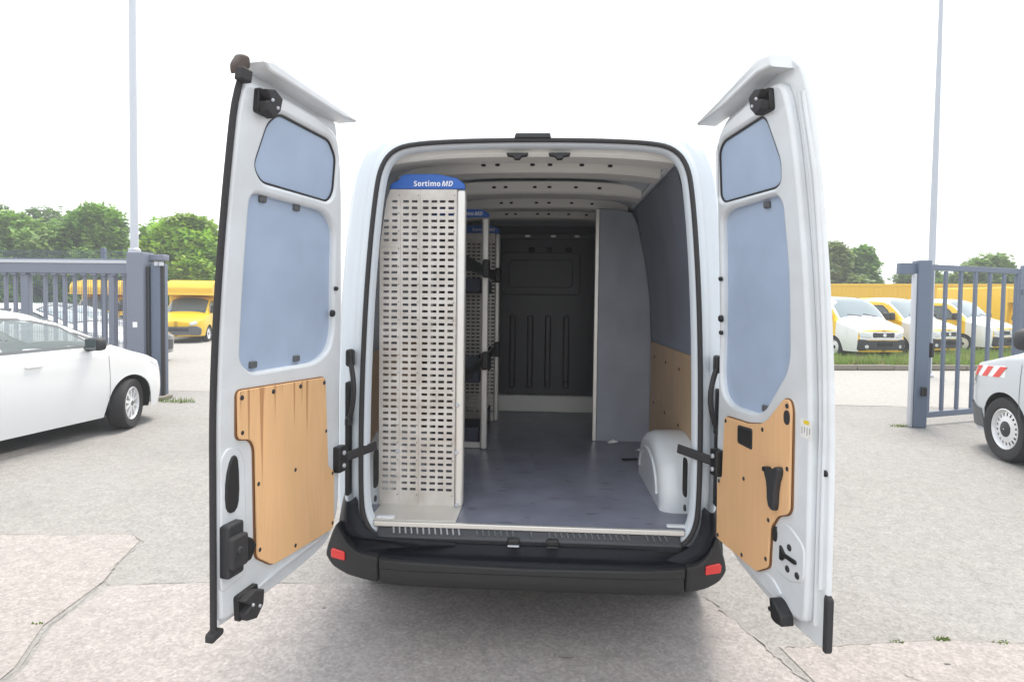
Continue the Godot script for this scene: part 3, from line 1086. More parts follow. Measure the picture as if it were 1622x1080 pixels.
func grey_van():
	var t := thing("parked_van", "light grey panel van with red and white warning stripes at the right edge", "van")
	var d := {L = 4.9, bot = 0.24, rc = 0.16, crown = 3.0, tumble = 1.3, bulge = 0.14,
		top = [[0, 0.88], [0.1, 0.98], [0.4, 1.10], [0.75, 1.19], [0.95, 1.25], [1.4, 1.58], [1.85, 1.86], [2.15, 1.95], [2.6, 1.97], [4.9, 1.95]],
		sh = [[0, 0.80], [0.1, 0.90], [0.4, 1.02], [0.95, 1.12], [2.0, 1.15], [4.9, 1.15]],
		w = [[0, 0.70], [0.12, 0.80], [0.35, 0.895], [0.7, 0.94], [1.2, 0.95], [4.6, 0.95], [4.9, 0.92]],
		wt = [[0, 0.6], [0.9, 0.80], [1.5, 0.74], [2.2, 0.72], [4.9, 0.72]],
		arches = [[0.9, 0.40, 0.34], [3.9, 0.40, 0.34]],
		side_windows = [poly([[1.40, 1.18], [2.35, 1.20], [2.33, 1.70], [2.0, 1.71], [1.75, 1.56]])],
		screens = [poly([[1.0, -0.70], [1.0, 0.70], [1.95, 0.66], [1.95, -0.66]])]}
	put("body", body_mesh(d), M.car_silver, t)
	inner_arches(t, d)
	underbody(t, d)
	glaze(t, d, M.glass, 0.035, M.plastic)
	cabin(t, d, 1.9, 0.75, 1)
	mirrors(t, d, 1.42, 1.27, Vector3(0.26, 0.22, 0.20), M.plastic)
	for side in [1.0, -1.0]:
		wheel(t, vpos(d, 0.9, 0.345, 0.83 * side), 0.345, 0.22, side, "steel")
		wheel(t, vpos(d, 3.9, 0.345, 0.83 * side), 0.345, 0.22, side, "steel")
		var white := MB.new()
		white.g = 1
		fill(white, poly([[0.22, 0.86], [0.92, 0.90], [0.92, 1.03], [0.34, 0.985]]), side_fn(d, side, 0.002), 0, [], 0.08, 0.0)
		var o := put("warning_stripe", white, M.stripe_white, t)
		for k in 3:
			var s := 0.16 + k * 0.24
			var r := MB.new()
			r.g = 1
			var yk := 0.86 + k * 0.014
			fill(r, poly([[s + 0.06, yk], [s + 0.18, yk + 0.007], [s + 0.30, yk + 0.128], [s + 0.18, yk + 0.121]]), side_fn(d, side, 0.005), 0, [], 0.08, 0.0)
			put("red_bar", r, M.stripe_red, o)
		for s in [1.16, 2.42]:
			var g := MB.new()
			g.g = 1
			fill(g, rect(s, 0.36, s + 0.008, 1.16), side_fn(d, side, 0.002), 0, [], 0, 0.1)
			put("door_gap", g, M.grey_plastic, t)
		var hl := MB.new()
		hl.g = 1
		fill(hl, poly([[0.02, 0.70], [0.26, 0.76], [0.30, 0.90], [0.08, 0.86]]), side_fn(d, side, 0.003), 0, [], 0.06, 0.06)
		put("headlight", hl, M.lamp, t)
		var bmp := MB.new()
		plate(bmp, poly([[-0.02, 0.26], [0.50, 0.28], [0.52, 0.36], [0.48, 0.50], [0.10, 0.56], [-0.02, 0.56]]), [], 0.02, 0.008, side_fn(d, side, 0.012), 0.1, false, 0.08)
		put("bumper_corner", bmp, M.grey_plastic, t)
		var hd := MB.new()
		plate(hd, rounded(rect(2.1, 1.0, 2.32, 1.04), 0.015), [], 0.02, 0.008, side_fn(d, side, 0.022))
		put("door_handle", hd, M.plastic, t)
	var fb := MB.new()
	plate(fb, rounded(rect(-0.66, 0.26, 0.66, 0.56), 0.05), [], 0.05, 0.02, nose_fn(d, 0.03), 0.1, false, 0.1)
	put("front_bumper", fb, M.grey_plastic, t)
	t.rotation.y = -0.09
	var off := (Basis(Vector3.UP, -0.09) * vpos(d, 0.9, 0.0, -0.92))
	t.position = Vector3(5.02, 0, -3.90) - Vector3(off.x, 0, off.z)

func small_van(at: Vector3, turn: float, label: String, paint: Material, hood: bool, proto: Node3D = null) -> Node3D:
	var group := "yellow delivery vans on the verge"
	if proto:
		var c: Node3D = proto.duplicate()
		c.name = numbered("delivery_van", self)
		add_child(c, true)
		c.position = at
		c.rotation.y = turn
		tag(c, label, "van", group)
		return c
	var t := thing("delivery_van", label, "van", at, turn, group)
	var d := {L = 4.7, bot = 0.24, rc = 0.13, crown = 3.6, tumble = 1.4, bulge = 0.14,
		top = [[0, 0.92], [0.06, 1.02], [0.25, 1.12], [0.55, 1.21], [0.76, 1.28], [1.10, 1.60], [1.40, 1.84], [1.65, 1.92], [2.1, 1.94], [4.7, 1.94]],
		sh = [[0, 0.84], [0.06, 0.94], [0.25, 1.02], [0.76, 1.13], [2.0, 1.14], [4.7, 1.14]],
		w = [[0, 0.78], [0.1, 0.86], [0.3, 0.92], [0.7, 0.945], [4.5, 0.95], [4.7, 0.92]],
		wt = [[0, 0.66], [0.9, 0.82], [1.5, 0.76], [2.2, 0.73], [4.7, 0.73]],
		arches = [[0.9, 0.375, 0.32], [3.9, 0.375, 0.32]],
		side_windows = [poly([[1.12, 1.18], [2.22, 1.18], [2.22, 1.68], [1.62, 1.68], [1.40, 1.52]]), poly([[2.4, 1.18], [3.3, 1.18], [3.3, 1.62], [2.4, 1.63]])],
		screens = []}
	d["front"] = 0.80
	var scr := poly([[0.82, -0.77], [0.82, 0.77], [1.50, 0.70], [1.50, -0.70]])
	var b := MB.new()
	b = body_mesh(d)
	put("body", b, paint, t)
	put("front_wings", d.front_mesh, M.car_white, t)
	inner_arches(t, d)
	underbody(t, d)
	glaze(t, d, M.dark_glass, 0.03, M.plastic)
	var wf := MB.new()
	wf.g = 1
	fill(wf, scr, top_fn(d, 0.006), 0, [], 0.12, 0.12)
	put("windscreen", wf, M.sky_pale_glass, t)
	if hood:
		var hm := MB.new()
		plate(hm, chaikin(poly([[0.05, -0.62], [0.05, 0.62], [0.35, 0.74], [0.74, 0.78], [0.77, 0.0], [0.74, -0.78], [0.35, -0.74]]), 1), [], 0.02, 0.008, top_fn(d, 0.012), 0.1, false, 0.1)
		put("bonnet", hm, M.car_white, t)
		var rf := MB.new()
		plate(rf, rounded(rect(1.62, -0.66, 2.3, 0.66), 0.06), [], 0.02, 0.008, top_fn(d, 0.010), 0.1, false, 0.1)
		put("roof_front", rf, M.car_white, t)
		var nf := MB.new()
		plate(nf, rounded(rect(-0.72, 0.60, 0.72, 0.87), 0.05), [], 0.02, 0.01, nose_fn(d, 0.008), 0.08, false, 0.08)
		put("nose_panel", nf, M.car_white, t)
	for side in [1.0, -1.0]:
		var hl := MB.new()
		plate(hl, chaikin(poly([[0.40 * side, 0.66], [0.74 * side, 0.70], [0.75 * side, 0.84], [0.62 * side, 0.84], [0.42 * side, 0.76]]), 1), [], 0.03, 0.01, nose_fn(d, 0.022), 0.08, false, 0.08)
		put("headlight", hl, M.lamp, t)
		var fl := MB.new()
		plate(fl, disc(Vector2(0.56 * side, 0.40), 0.055), [], 0.02, 0.01, nose_fn(d, 0.072))
		put("fog_light", fl, M.lamp, t)
		wheel(t, vpos(d, 0.9, 0.325, 0.83 * side), 0.325, 0.21, side, "plain")
		wheel(t, vpos(d, 3.9, 0.325, 0.83 * side), 0.325, 0.21, side, "plain")
		var g := MB.new()
		g.g = 1
		fill(g, rect(2.32, 0.36, 2.335, 1.8), side_fn(d, side, 0.003), 0, [], 0, 0.1)
		put("door_gap", g, M.plastic, t)
	var gr := MB.new()
	plate(gr, rounded(rect(-0.36, 0.68, 0.36, 0.83), 0.04), [], 0.03, 0.01, nose_fn(d, 0.020), 0.08, false, 0.08)
	var go := put("grille", gr, M.plastic, t)
	for k in 2:
		var sl := MB.new()
		plate(sl, rect(-0.34, 0.715 + k * 0.05, 0.34, 0.725 + k * 0.05), [], 0.01, 0.0, nose_fn(d, 0.030), 0, false, 0.1)
		put("grille_bar", sl, M.grey_plastic, go)
	var em := MB.new()
	plate(em, disc(Vector2(0, 0.755), 0.055, 18), [], 0.02, 0.008, nose_fn(d, 0.036))
	put("badge", em, M.rim, t)
	var bm := MB.new()
	plate(bm, rounded(rect(-0.78, 0.28, 0.78, 0.62), 0.06), [], 0.10, 0.03, nose_fn(d, 0.06), 0.08, false, 0.08)
	var bo := put("front_bumper", bm, M.plastic, t)
	var pl := MB.new()
	plate(pl, rect(-0.26, 0.42, 0.26, 0.53), [], 0.01, 0.003, nose_fn(d, 0.066), 0, false, 0.08)
	put("plate_holder", pl, M.dark, bo)
	mirrors(t, d, 1.10, 1.24, Vector3(0.22, 0.24, 0.14), M.plastic, false)
	var wp := MB.new()
	for k in 2:
		tube(wp, [top_fn(d, 0.015).call(0.80, -0.5 + k * 0.55, 0.0), top_fn(d, 0.012).call(0.88, -0.05 + k * 0.55, 0.0)], 0.010, 5)
	put("wiper", wp, M.black, t)
	return t

func box_truck(at: Vector3, turn: float, label: String, proto: Node3D = null) -> Node3D:
	var group := "yellow box trucks"
	if proto:
		var c: Node3D = proto.duplicate()
		c.name = numbered("box_truck", self)
		add_child(c, true)
		c.position = at
		c.rotation.y = turn
		tag(c, label, "truck", group)
		return c
	var t := thing("box_truck", label, "truck", at, turn, group)
	var d := {L = 5.6, bot = 0.28, rc = 0.16, crown = 3.2, tumble = 1.3, bulge = 0.14,
		top = [[0, 0.92], [0.1, 1.02], [0.5, 1.14], [0.85, 1.24], [1.3, 1.62], [1.6, 1.86], [1.9, 1.98], [2.3, 2.0], [5.6, 1.5]],
		sh = [[0, 0.82], [0.1, 0.94], [0.85, 1.14], [2.3, 1.18], [5.6, 1.1]],
		w = [[0, 0.80], [0.1, 0.88], [0.35, 0.96], [0.8, 0.98], [2.3, 0.98], [5.6, 0.9]],
		wt = [[0, 0.7], [0.85, 0.86], [1.4, 0.80], [2.3, 0.76], [5.6, 0.7]],
		arches = [[0.95, 0.40, 0.34], [4.3, 0.40, 0.34]],
		side_windows = [poly([[1.25, 1.22], [2.1, 1.24], [2.08, 1.76], [1.75, 1.76], [1.5, 1.6]])], screens = []}
	put("cab", body_mesh(d), M.yellow, t)
	inner_arches(t, d)
	underbody(t, d)
	glaze(t, d, M.dark_glass, 0.03, M.plastic)
	var wf := MB.new()
	wf.g = 1
	fill(wf, poly([[0.92, -0.80], [0.92, 0.80], [1.66, 0.74], [1.66, -0.74]]), top_fn(d, 0.006), 0, [], 0.12, 0.12)
	put("windscreen", wf, M.mid_glass, t)
	var bx := MB.new()
	box(bx, vpos(d, 3.95, 1.63, 0), Vector3(2.16, 2.06, 3.5), 0.04)
	put("cargo_box", bx, M.yellow, t)
	var lt := MB.new()
	var T := Transform3D(Basis(Vector3.UP, PI / 2), vpos(d, 0, 0, 1.05))
	plate(lt, rounded(poly([[-1.0, 2.0], [-1.15, 2.06], [-1.12, 2.30], [-1.35, 2.56], [-2.3, 2.62], [-2.3, 1.97]]), 0.07), [], 2.10, 0.015, func(u, v, w): return Vector3(1.05 + w, v, -u - d.L * 0.5))
	put("roof_box", lt, M.box_yellow, t)
	for side in [1.0, -1.0]:
		var hl := MB.new()
		plate(hl, chaikin(poly([[0.48 * side, 0.72], [0.78 * side, 0.76], [0.79 * side, 0.90], [0.66 * side, 0.92], [0.50 * side, 0.82]]), 1), [], 0.03, 0.01, nose_fn(d, 0.022), 0.08, false, 0.08)
		put("headlight", hl, M.lamp, t)
		wheel(t, vpos(d, 0.95, 0.34, 0.86 * side), 0.34, 0.22, side, "plain")
		wheel(t, vpos(d, 4.3, 0.34, 0.84 * side), 0.34, 0.22, side, "plain")
	var bm := MB.new()
	plate(bm, rounded(poly([[-0.92, 0.32], [0.92, 0.32], [0.95, 0.60], [0.80, 0.70], [-0.80, 0.70], [-0.95, 0.60]]), 0.07), [], 0.12, 0.02, nose_fn(d, 0.07), 0.1, false, 0.1)
	var bo := put("front_bumper", bm, M.grey_plastic, t)
	var gr := MB.new()
	plate(gr, rounded(rect(-0.5, 0.48, 0.34, 0.62), 0.03), [], 0.02, 0.005, nose_fn(d, 0.08), 0, false, 0.1)
	put("grille", gr, M.plastic, bo)
	mirrors(t, d, 1.3, 1.30, Vector3(0.20, 0.34, 0.14), M.plastic, false)
	return t

func background_vehicles():
	var v := small_van(Vector3(9.33, 0.11, -17.35), 3.33, "yellow van with white bonnet nearest the right van door", M.yellow, true)
	small_van(Vector3(11.45, 0.11, -18.5), 3.56, "yellow van partly hidden by the right gate post", M.yellow, true, v)
	small_van(Vector3(14.4, 0.11, -20.2), 3.62, "yellow van seen between the bars of the right gate", M.yellow, true, v)
	var tr := box_truck(Vector3(-13.95, 0, -20.9), 3.37, "yellow box truck between the left gate post and the open van door")
	box_truck(Vector3(-18.3, 0, -21.8), 3.37, "yellow box truck seen through the bars of the sliding gate", tr)
	box_truck(Vector3(18.4, 0.11, -22.0), 3.4, "yellow box truck farthest right behind the gate leaf", tr)
	for o in get_children():
		if o.name.begins_with("box_truck"): o.scale = Vector3.ONE * 0.88
		if o.name.begins_with("delivery_van"): o.scale = Vector3.ONE * 0.94
	# long yellow container
	var t := thing("shipping_container", "long yellow container behind the row of vans on the right", "container", Vector3(19.6, 0, -27.8), -0.30)
	var b := MB.new()
	box(b, Vector3(0, 1.42, 0), Vector3(12.2, 2.6, 2.4), 0.03)
	put("shell", b, M.box_yellow, t)
	for k in 60:
		var c := MB.new()
		box(c, Vector3(-5.9 + k * 0.2, 1.42, 1.205), Vector3(0.09, 2.35, 0.03), 0.01)
		put("corrugation", c, M.box_yellow, t)
	var r := MB.new()
	box(r, Vector3(0, 2.68, 1.212), Vector3(12.2, 0.12, 0.04), 0.01)
	put("top_rail", r, M.box_yellow, t)
	var f := MB.new()
	box(f, Vector3(0, 0.06, 0), Vector3(12.0, 0.12, 2.2), 0.0)
	put("base_frame", f, M.plastic, t)
	# cars behind the sliding gate
	var sd := {L = 4.4, bot = 0.22, rc = 0.12, crown = 2.6, tumble = 1.1, bulge = 0.12,
		top = [[0, 0.72], [0.15, 0.82], [0.6, 0.95], [1.1, 1.06], [1.6, 1.30], [2.0, 1.44], [2.5, 1.50], [3.2, 1.47], [3.7, 1.32], [4.1, 1.10], [4.4, 1.0]],
		sh = [[0, 0.64], [0.15, 0.72], [0.6, 0.86], [1.1, 0.97], [2.0, 1.01], [3.4, 1.03], [4.4, 0.92]],
		w = [[0, 0.64], [0.15, 0.78], [0.4, 0.86], [0.8, 0.9], [3.6, 0.9], [4.4, 0.78]],
		wt = [[0, 0.55], [0.4, 0.68], [1.1, 0.74], [1.7, 0.65], [2.3, 0.60], [3.5, 0.58], [4.4, 0.62]],
		arches = [[0.88, 0.36, 0.31], [3.5, 0.36, 0.31]],
		side_windows = [poly([[1.45, 1.06], [2.40, 1.05], [2.36, 1.36], [2.15, 1.35], [1.85, 1.25]]), poly([[2.48, 1.05], [3.4, 1.07], [3.2, 1.34], [2.44, 1.37]])],
		screens = [poly([[1.15, -0.64], [1.15, 0.64], [1.98, 0.56], [1.98, -0.56]])]}
	for e in [[Vector3(-11.5, 0, -10.4), -1.42, M.car_white, "white car behind the bars of the sliding gate", "parked_car"], [Vector3(-12.0, 0, -11.9), -1.45, M.dark_paint, "dark car whose nose shows beside the left gate post", "parked_car"]]:
		var c := thing(e[4], e[3], "car", e[0], e[1])
		put("body", body_mesh(sd), e[2], c)
		inner_arches(c, sd)
		underbody(c, sd)
		glaze(c, sd, M.sky_pale_glass, 0.03, M.plastic)
		mirrors(c, sd, 1.45, 1.05, Vector3(0.22, 0.15, 0.13), e[2])
		for side in [1.0, -1.0]:
			wheel(c, vpos(sd, 0.88, 0.31, 0.80 * side), 0.31, 0.2, side, "plain")
			wheel(c, vpos(sd, 3.5, 0.31, 0.80 * side), 0.31, 0.2, side, "plain")
			var hl := MB.new()
			hl.g = 1
			fill(hl, poly([[0.02, 0.62], [0.40, 0.76], [0.46, 0.82], [0.04, 0.72]]), side_fn(sd, side, 0.003), 0, [], 0.08, 0.08)
			put("headlight", hl, M.lamp, c)
		var gr := MB.new()
		plate(gr, rounded(rect(-0.45, 0.30, 0.45, 0.56), 0.05), [], 0.02, 0.008, nose_fn(sd, 0.01), 0.1, false, 0.1)
		put("grille", gr, M.plastic, c)
	hatchback()
	grey_van()

# ------------------------------------------------------------------ gates and poles
func build_gates():
	# left: sliding gate
	var t := thing("sliding_gate", "slate grey sliding gate with heavy top beam left of the van", "gate", Vector3(-10.5, 0, -6.75))
	var b := MB.new()
	box(b, Vector3(0, 2.15, 0), Vector3(7.8, 0.24, 0.16), 0.008)
	var beam := put("top_beam", b, M.gate_left, t)
	var lip := MB.new()
	box(lip, Vector3(0, 2.222, 0.088), Vector3(7.8, 0.05, 0.012), 0.004)
	put("beam_rail", lip, M.galv, beam)
	var low := MB.new()
	box(low, Vector3(0, 0.16, 0), Vector3(7.8, 0.12, 0.12), 0.008)
	put("bottom_beam", low, M.gate_left, t)
	var bar := MB.new()
	box(bar, Vector3(0, 1.125, 0), Vector3(0.055, 1.81, 0.04), 0.006)
	var bar_mesh := bar.mesh()
	var i := 0
	var x := 3.62
	while x > -3.8:
		if not (i in [1, 9, 17, 25]):
			var o := put("bar", bar_mesh, M.gate_left, t)
			o.position.x = x
		x -= 0.172
		i += 1
	for px in [3.42, 1.92, -0.1, -2.2]:
		var s := MB.new()
		box(s, Vector3(px, 1.125, 0), Vector3(0.13 if px < 3 else 0.10, 1.81, 0.10), 0.008)
		put("stile", s, M.gate_left, t)
	var sc := MB.new()
	box(sc, Vector3.ZERO, Vector3(0.10, 0.035, 0.03), 0.012)
	var scm := sc.mesh()
	for k in 44:
		put("scallop", scm, M.gate_left, beam).position = Vector3(-3.75 + k * 0.172, 2.012, 0.06)
	# portal post
	var p := thing("gate_post", "broad slate grey portal post at the right end of the sliding gate", "gate post", Vector3(-6.52, 0, -6.62))
	var pm := MB.new()
	box(pm, Vector3(0, 1.185, 0), Vector3(0.28, 2.37, 0.28), 0.012)
	put("post", pm, M.gate_left, p)
	var arm := MB.new()
	box(arm, Vector3(0.235, 2.30, -0.10), Vector3(0.27, 0.10, 0.16), 0.01)
	put("cross_arm", arm, M.gate_left, p)
	var p2 := MB.new()
	box(p2, Vector3(0.275, 1.10, -0.06), Vector3(0.17, 2.20, 0.20), 0.012)
	put("rear_post", p2, M.gate, p)
	var slot := MB.new()
	box(slot, Vector3(0.165, 1.1, -0.02), Vector3(0.05, 2.1, 0.20), 0.01)
	put("guide_channel", slot, M.plastic, p)
	for k in 2:
		var rl := MB.new()
		lathe(rl, [[0.001, 0.03], [0.035, 0.03], [0.035, -0.03], [0.001, -0.03]], 14, Transform3D(Basis(), Vector3(0.31 + k * 0.08, 2.19, 0.06)))
		put("guide_roller", rl, M.galv, p)
	var foot := MB.new()
	box(foot, Vector3(0.28, 0.03, 0.04), Vector3(0.34, 0.06, 0.34), 0.01)
	put("base_plate", foot, M.kerb, p)
	var tp := MB.new()
	box(tp, Vector3(0.385, 1.1, 0.02), Vector3(0.05, 2.16, 0.05), 0.006)
	put("safety_edge", tp, M.rubber, p)
	var stk := MB.new()
	box(stk, Vector3(0.0, 1.21, 0.143), Vector3(0.075, 0.085, 0.004), 0.0)
	tag_part(put("label_plate", stk, M.label_paper, p), "small white label")
	# mesh fence further back
	var f := thing("mesh_fence", "tall thin wire mesh fence behind the sliding gate", "fence", Vector3(-12.05, 0, -8.9))
	for k in 5:
		var fp := MB.new()
		box(fp, Vector3(3.18 - k * 2.5, 1.32, 0), Vector3(0.075, 2.64, 0.075), 0.006)
		put("fence_post", fp, M.gate, f)
	var wires := MB.new()
	wires.g = -1
	for k in 236:
		var wx := -7.5 + k * 0.05
		box(wires, Vector3(wx, 1.33, 0.0), Vector3(0.0055, 2.5, 0.0055))
	for k in 13:
		box(wires, Vector3(-1.6, 0.10 + k * 0.205, 0.008), Vector3(11.8, 0.008, 0.008))
	var wo := put("wire_mesh", wires, M.gate, f)
	wo.set_meta("kind", "stuff")
	# light pole on the left
	var pole := thing("light_pole", "tall grey steel pole behind the left gate post", "pole", Vector3(-6.92, 0, -7.05))
	var pl := MB.new()
	lathe(pl, [[0.085, 0.0], [0.085, 2.42], [0.062, 2.45], [0.055, 9.0], [0.001, 9.02]], 18)
	put("mast", pl, M.galv, pole)
	var collar := MB.new()
	lathe(collar, [[0.088, 2.36], [0.095, 2.37], [0.095, 2.46], [0.07, 2.48]], 18)
	put("collar", collar, M.galv, pole)
	# pole on the right
	var pr := thing("flag_pole", "slender white pole rising behind the right gate post", "pole", Vector3(9.15, 0, -12.0))
	var prm := MB.new()
	lathe(prm, [[0.075, 0.0], [0.072, 4.0], [0.035, 10.5], [0.001, 10.52]], 16)
	put("mast", prm, M.pole_white, pr)
	var prb := MB.new()
	lathe(prb, [[0.12, 0.0], [0.12, 0.04], [0.08, 0.08]], 16)
	put("base_plate", prb, M.galv, pr)
	# right gate
	var q := thing("gate_post", "dark blue grey gate post with latch stub right of the van", "gate post", Vector3(5.19, 0, -5.72))
	var qm := MB.new()
	box(qm, Vector3(0, 1.14, 0), Vector3(0.17, 2.28, 0.17), 0.008)
	put("post", qm, M.gate, q)
	var stub := MB.new()
	box(stub, Vector3(-0.19, 2.17, -0.02), Vector3(0.22, 0.15, 0.10), 0.006)
	put("latch_stub", stub, M.gate, q)
	var lk := MB.new()
	box(lk, Vector3(0.02, 0.50, 0.10), Vector3(0.07, 0.12, 0.05), 0.01)
	put("lock_case", lk, M.black, q)
	var chan := MB.new()
	box(chan, Vector3(-0.105, 1.05, 0.02), Vector3(0.035, 2.1, 0.08), 0.006)
	put("stop_rail", chan, M.galv, q)
	# leaf: from the post away to the right
	var a := Vector3(5.36, 0, -5.86)
	var e := Vector3(7.2, 0, -6.70)
	var L := a.distance_to(e)
	var leaf := thing("gate_leaf", "dark blue grey barred gate leaf hanging between the two right posts", "gate", a, -atan2((e - a).z, (e - a).x))
	for yy in [2.20, 0.14]:
		var rail := MB.new()
		box(rail, Vector3(L / 2, yy, 0), Vector3(L, 0.08, 0.05), 0.006)
		put("rail", rail, M.gate, leaf)
	for k in 2:
		var stile := MB.new()
		box(stile, Vector3(0.045 + k * (L - 0.09), 1.17, 0), Vector3(0.085, 1.97, 0.05), 0.006)
		put("stile", stile, M.gate, leaf)
	var lb := MB.new()
	box(lb, Vector3.ZERO, Vector3(0.055, 1.97, 0.035), 0.005)
	var lbm := lb.mesh()
	for k in 5:
		var o := put("bar", lbm, M.gate, leaf)
		o.position = Vector3(0.045 + (k + 1) * (L - 0.09) / 6.0, 1.17, 0)
	var hnd := MB.new()
	box(hnd, Vector3(0.05, 1.05, 0.05), Vector3(0.05, 0.20, 0.05), 0.01)
	put("handle", hnd, M.black, leaf)
	var q2 := thing("gate_post", "second dark gate post at the right edge behind the grey van", "gate post", Vector3(7.42, 0, -6.76))
	var q2m := MB.new()
	box(q2m, Vector3(0, 1.15, 0), Vector3(0.20, 2.30, 0.20), 0.008)
	put("post", q2m, M.gate, q2)
	for yy in [0.5, 1.9]:
		var hg := MB.new()
		box(hg, Vector3(-0.13, yy, 0.04), Vector3(0.10, 0.10, 0.06), 0.01)
		put("hinge", hg, M.gate, q2)

func tag_part(o: Node, label: String):
	o.set_meta("label", label)

# ------------------------------------------------------------------ the van
func lean(y: float) -> float:
	return LEAN * pow(maxf(0.0, (y - 1.15) / 1.3), 1.7)

var van: Node3D

func door_fn(side: float, th: float, hinge: Vector3) -> Callable:
	var n := Vector3(-side * cos(th), 0, sin(th))
	var u := Vector3(side * sin(th), 0, cos(th))
	return func(a, y, w): return hinge + u * a + n * (lean(y) + w) + Vector3(0, y, 0)

func shift(fn: Callable, dw: float) -> Callable:
	return func(u, v, w): return fn.call(u, v, w + dw)

func knob(parent: Node, called: String, c: Vector2, r: float, h: float, fn: Callable, m: Material):
	var b := MB.new()
	plate(b, disc(c, r, 12), [], h, minf(h, r) * 0.45, shift(fn, h), 0.0, false)
	put(called, b, m, parent)

func slab(parent: Node, called: String, o: PackedVector2Array, w0: float, t: float, bev: float, fn: Callable, m: Material, sy := 0.0) -> MeshInstance3D:
	var b := MB.new()
	plate(b, o, [], t, bev, shift(fn, w0 + t), sy)
	return put(called, b, m, parent)

func latch(parent: Node, c: Vector2, s: float, fn: Callable, flip: float):
	# rotary latch: bracket plate, jaw with open mouth, cable nub
	var b := MB.new()
	plate(b, rounded(poly([[c.x - 0.055 * s, c.y - 0.045 * s], [c.x + 0.05 * s, c.y - 0.045 * s], [c.x + 0.055 * s, c.y + 0.045 * s], [c.x - 0.05 * s, c.y + 0.05 * s]]), 0.012), [], 0.02, 0.004, shift(fn, 0.02))
	var o := put("latch", b, M.black, parent)
	var j := MB.new()
	plate(j, poly([[c.x - 0.05 * s, c.y + 0.03 * s], [c.x - 0.045 * s, c.y - 0.02 * s], [c.x - 0.01, c.y - 0.055 * s], [c.x + 0.04 * s, c.y - 0.04 * s], [c.x + 0.05 * s, c.y - 0.01 * s], [c.x + 0.02 * s, c.y + 0.005], [c.x + 0.055 * s, c.y + 0.035 * s], [c.x + 0.0, c.y + 0.05 * s]]), [], 0.034, 0.006, shift(fn, 0.050))
	put("latch_jaw", j, M.rubber, o)
	for k in 2:
		knob(o, "rivet", c + Vector2(-0.02 + 0.035 * k, -0.015 + 0.02 * k) * s, 0.006, 0.006, shift(fn, 0.050), M.galv)

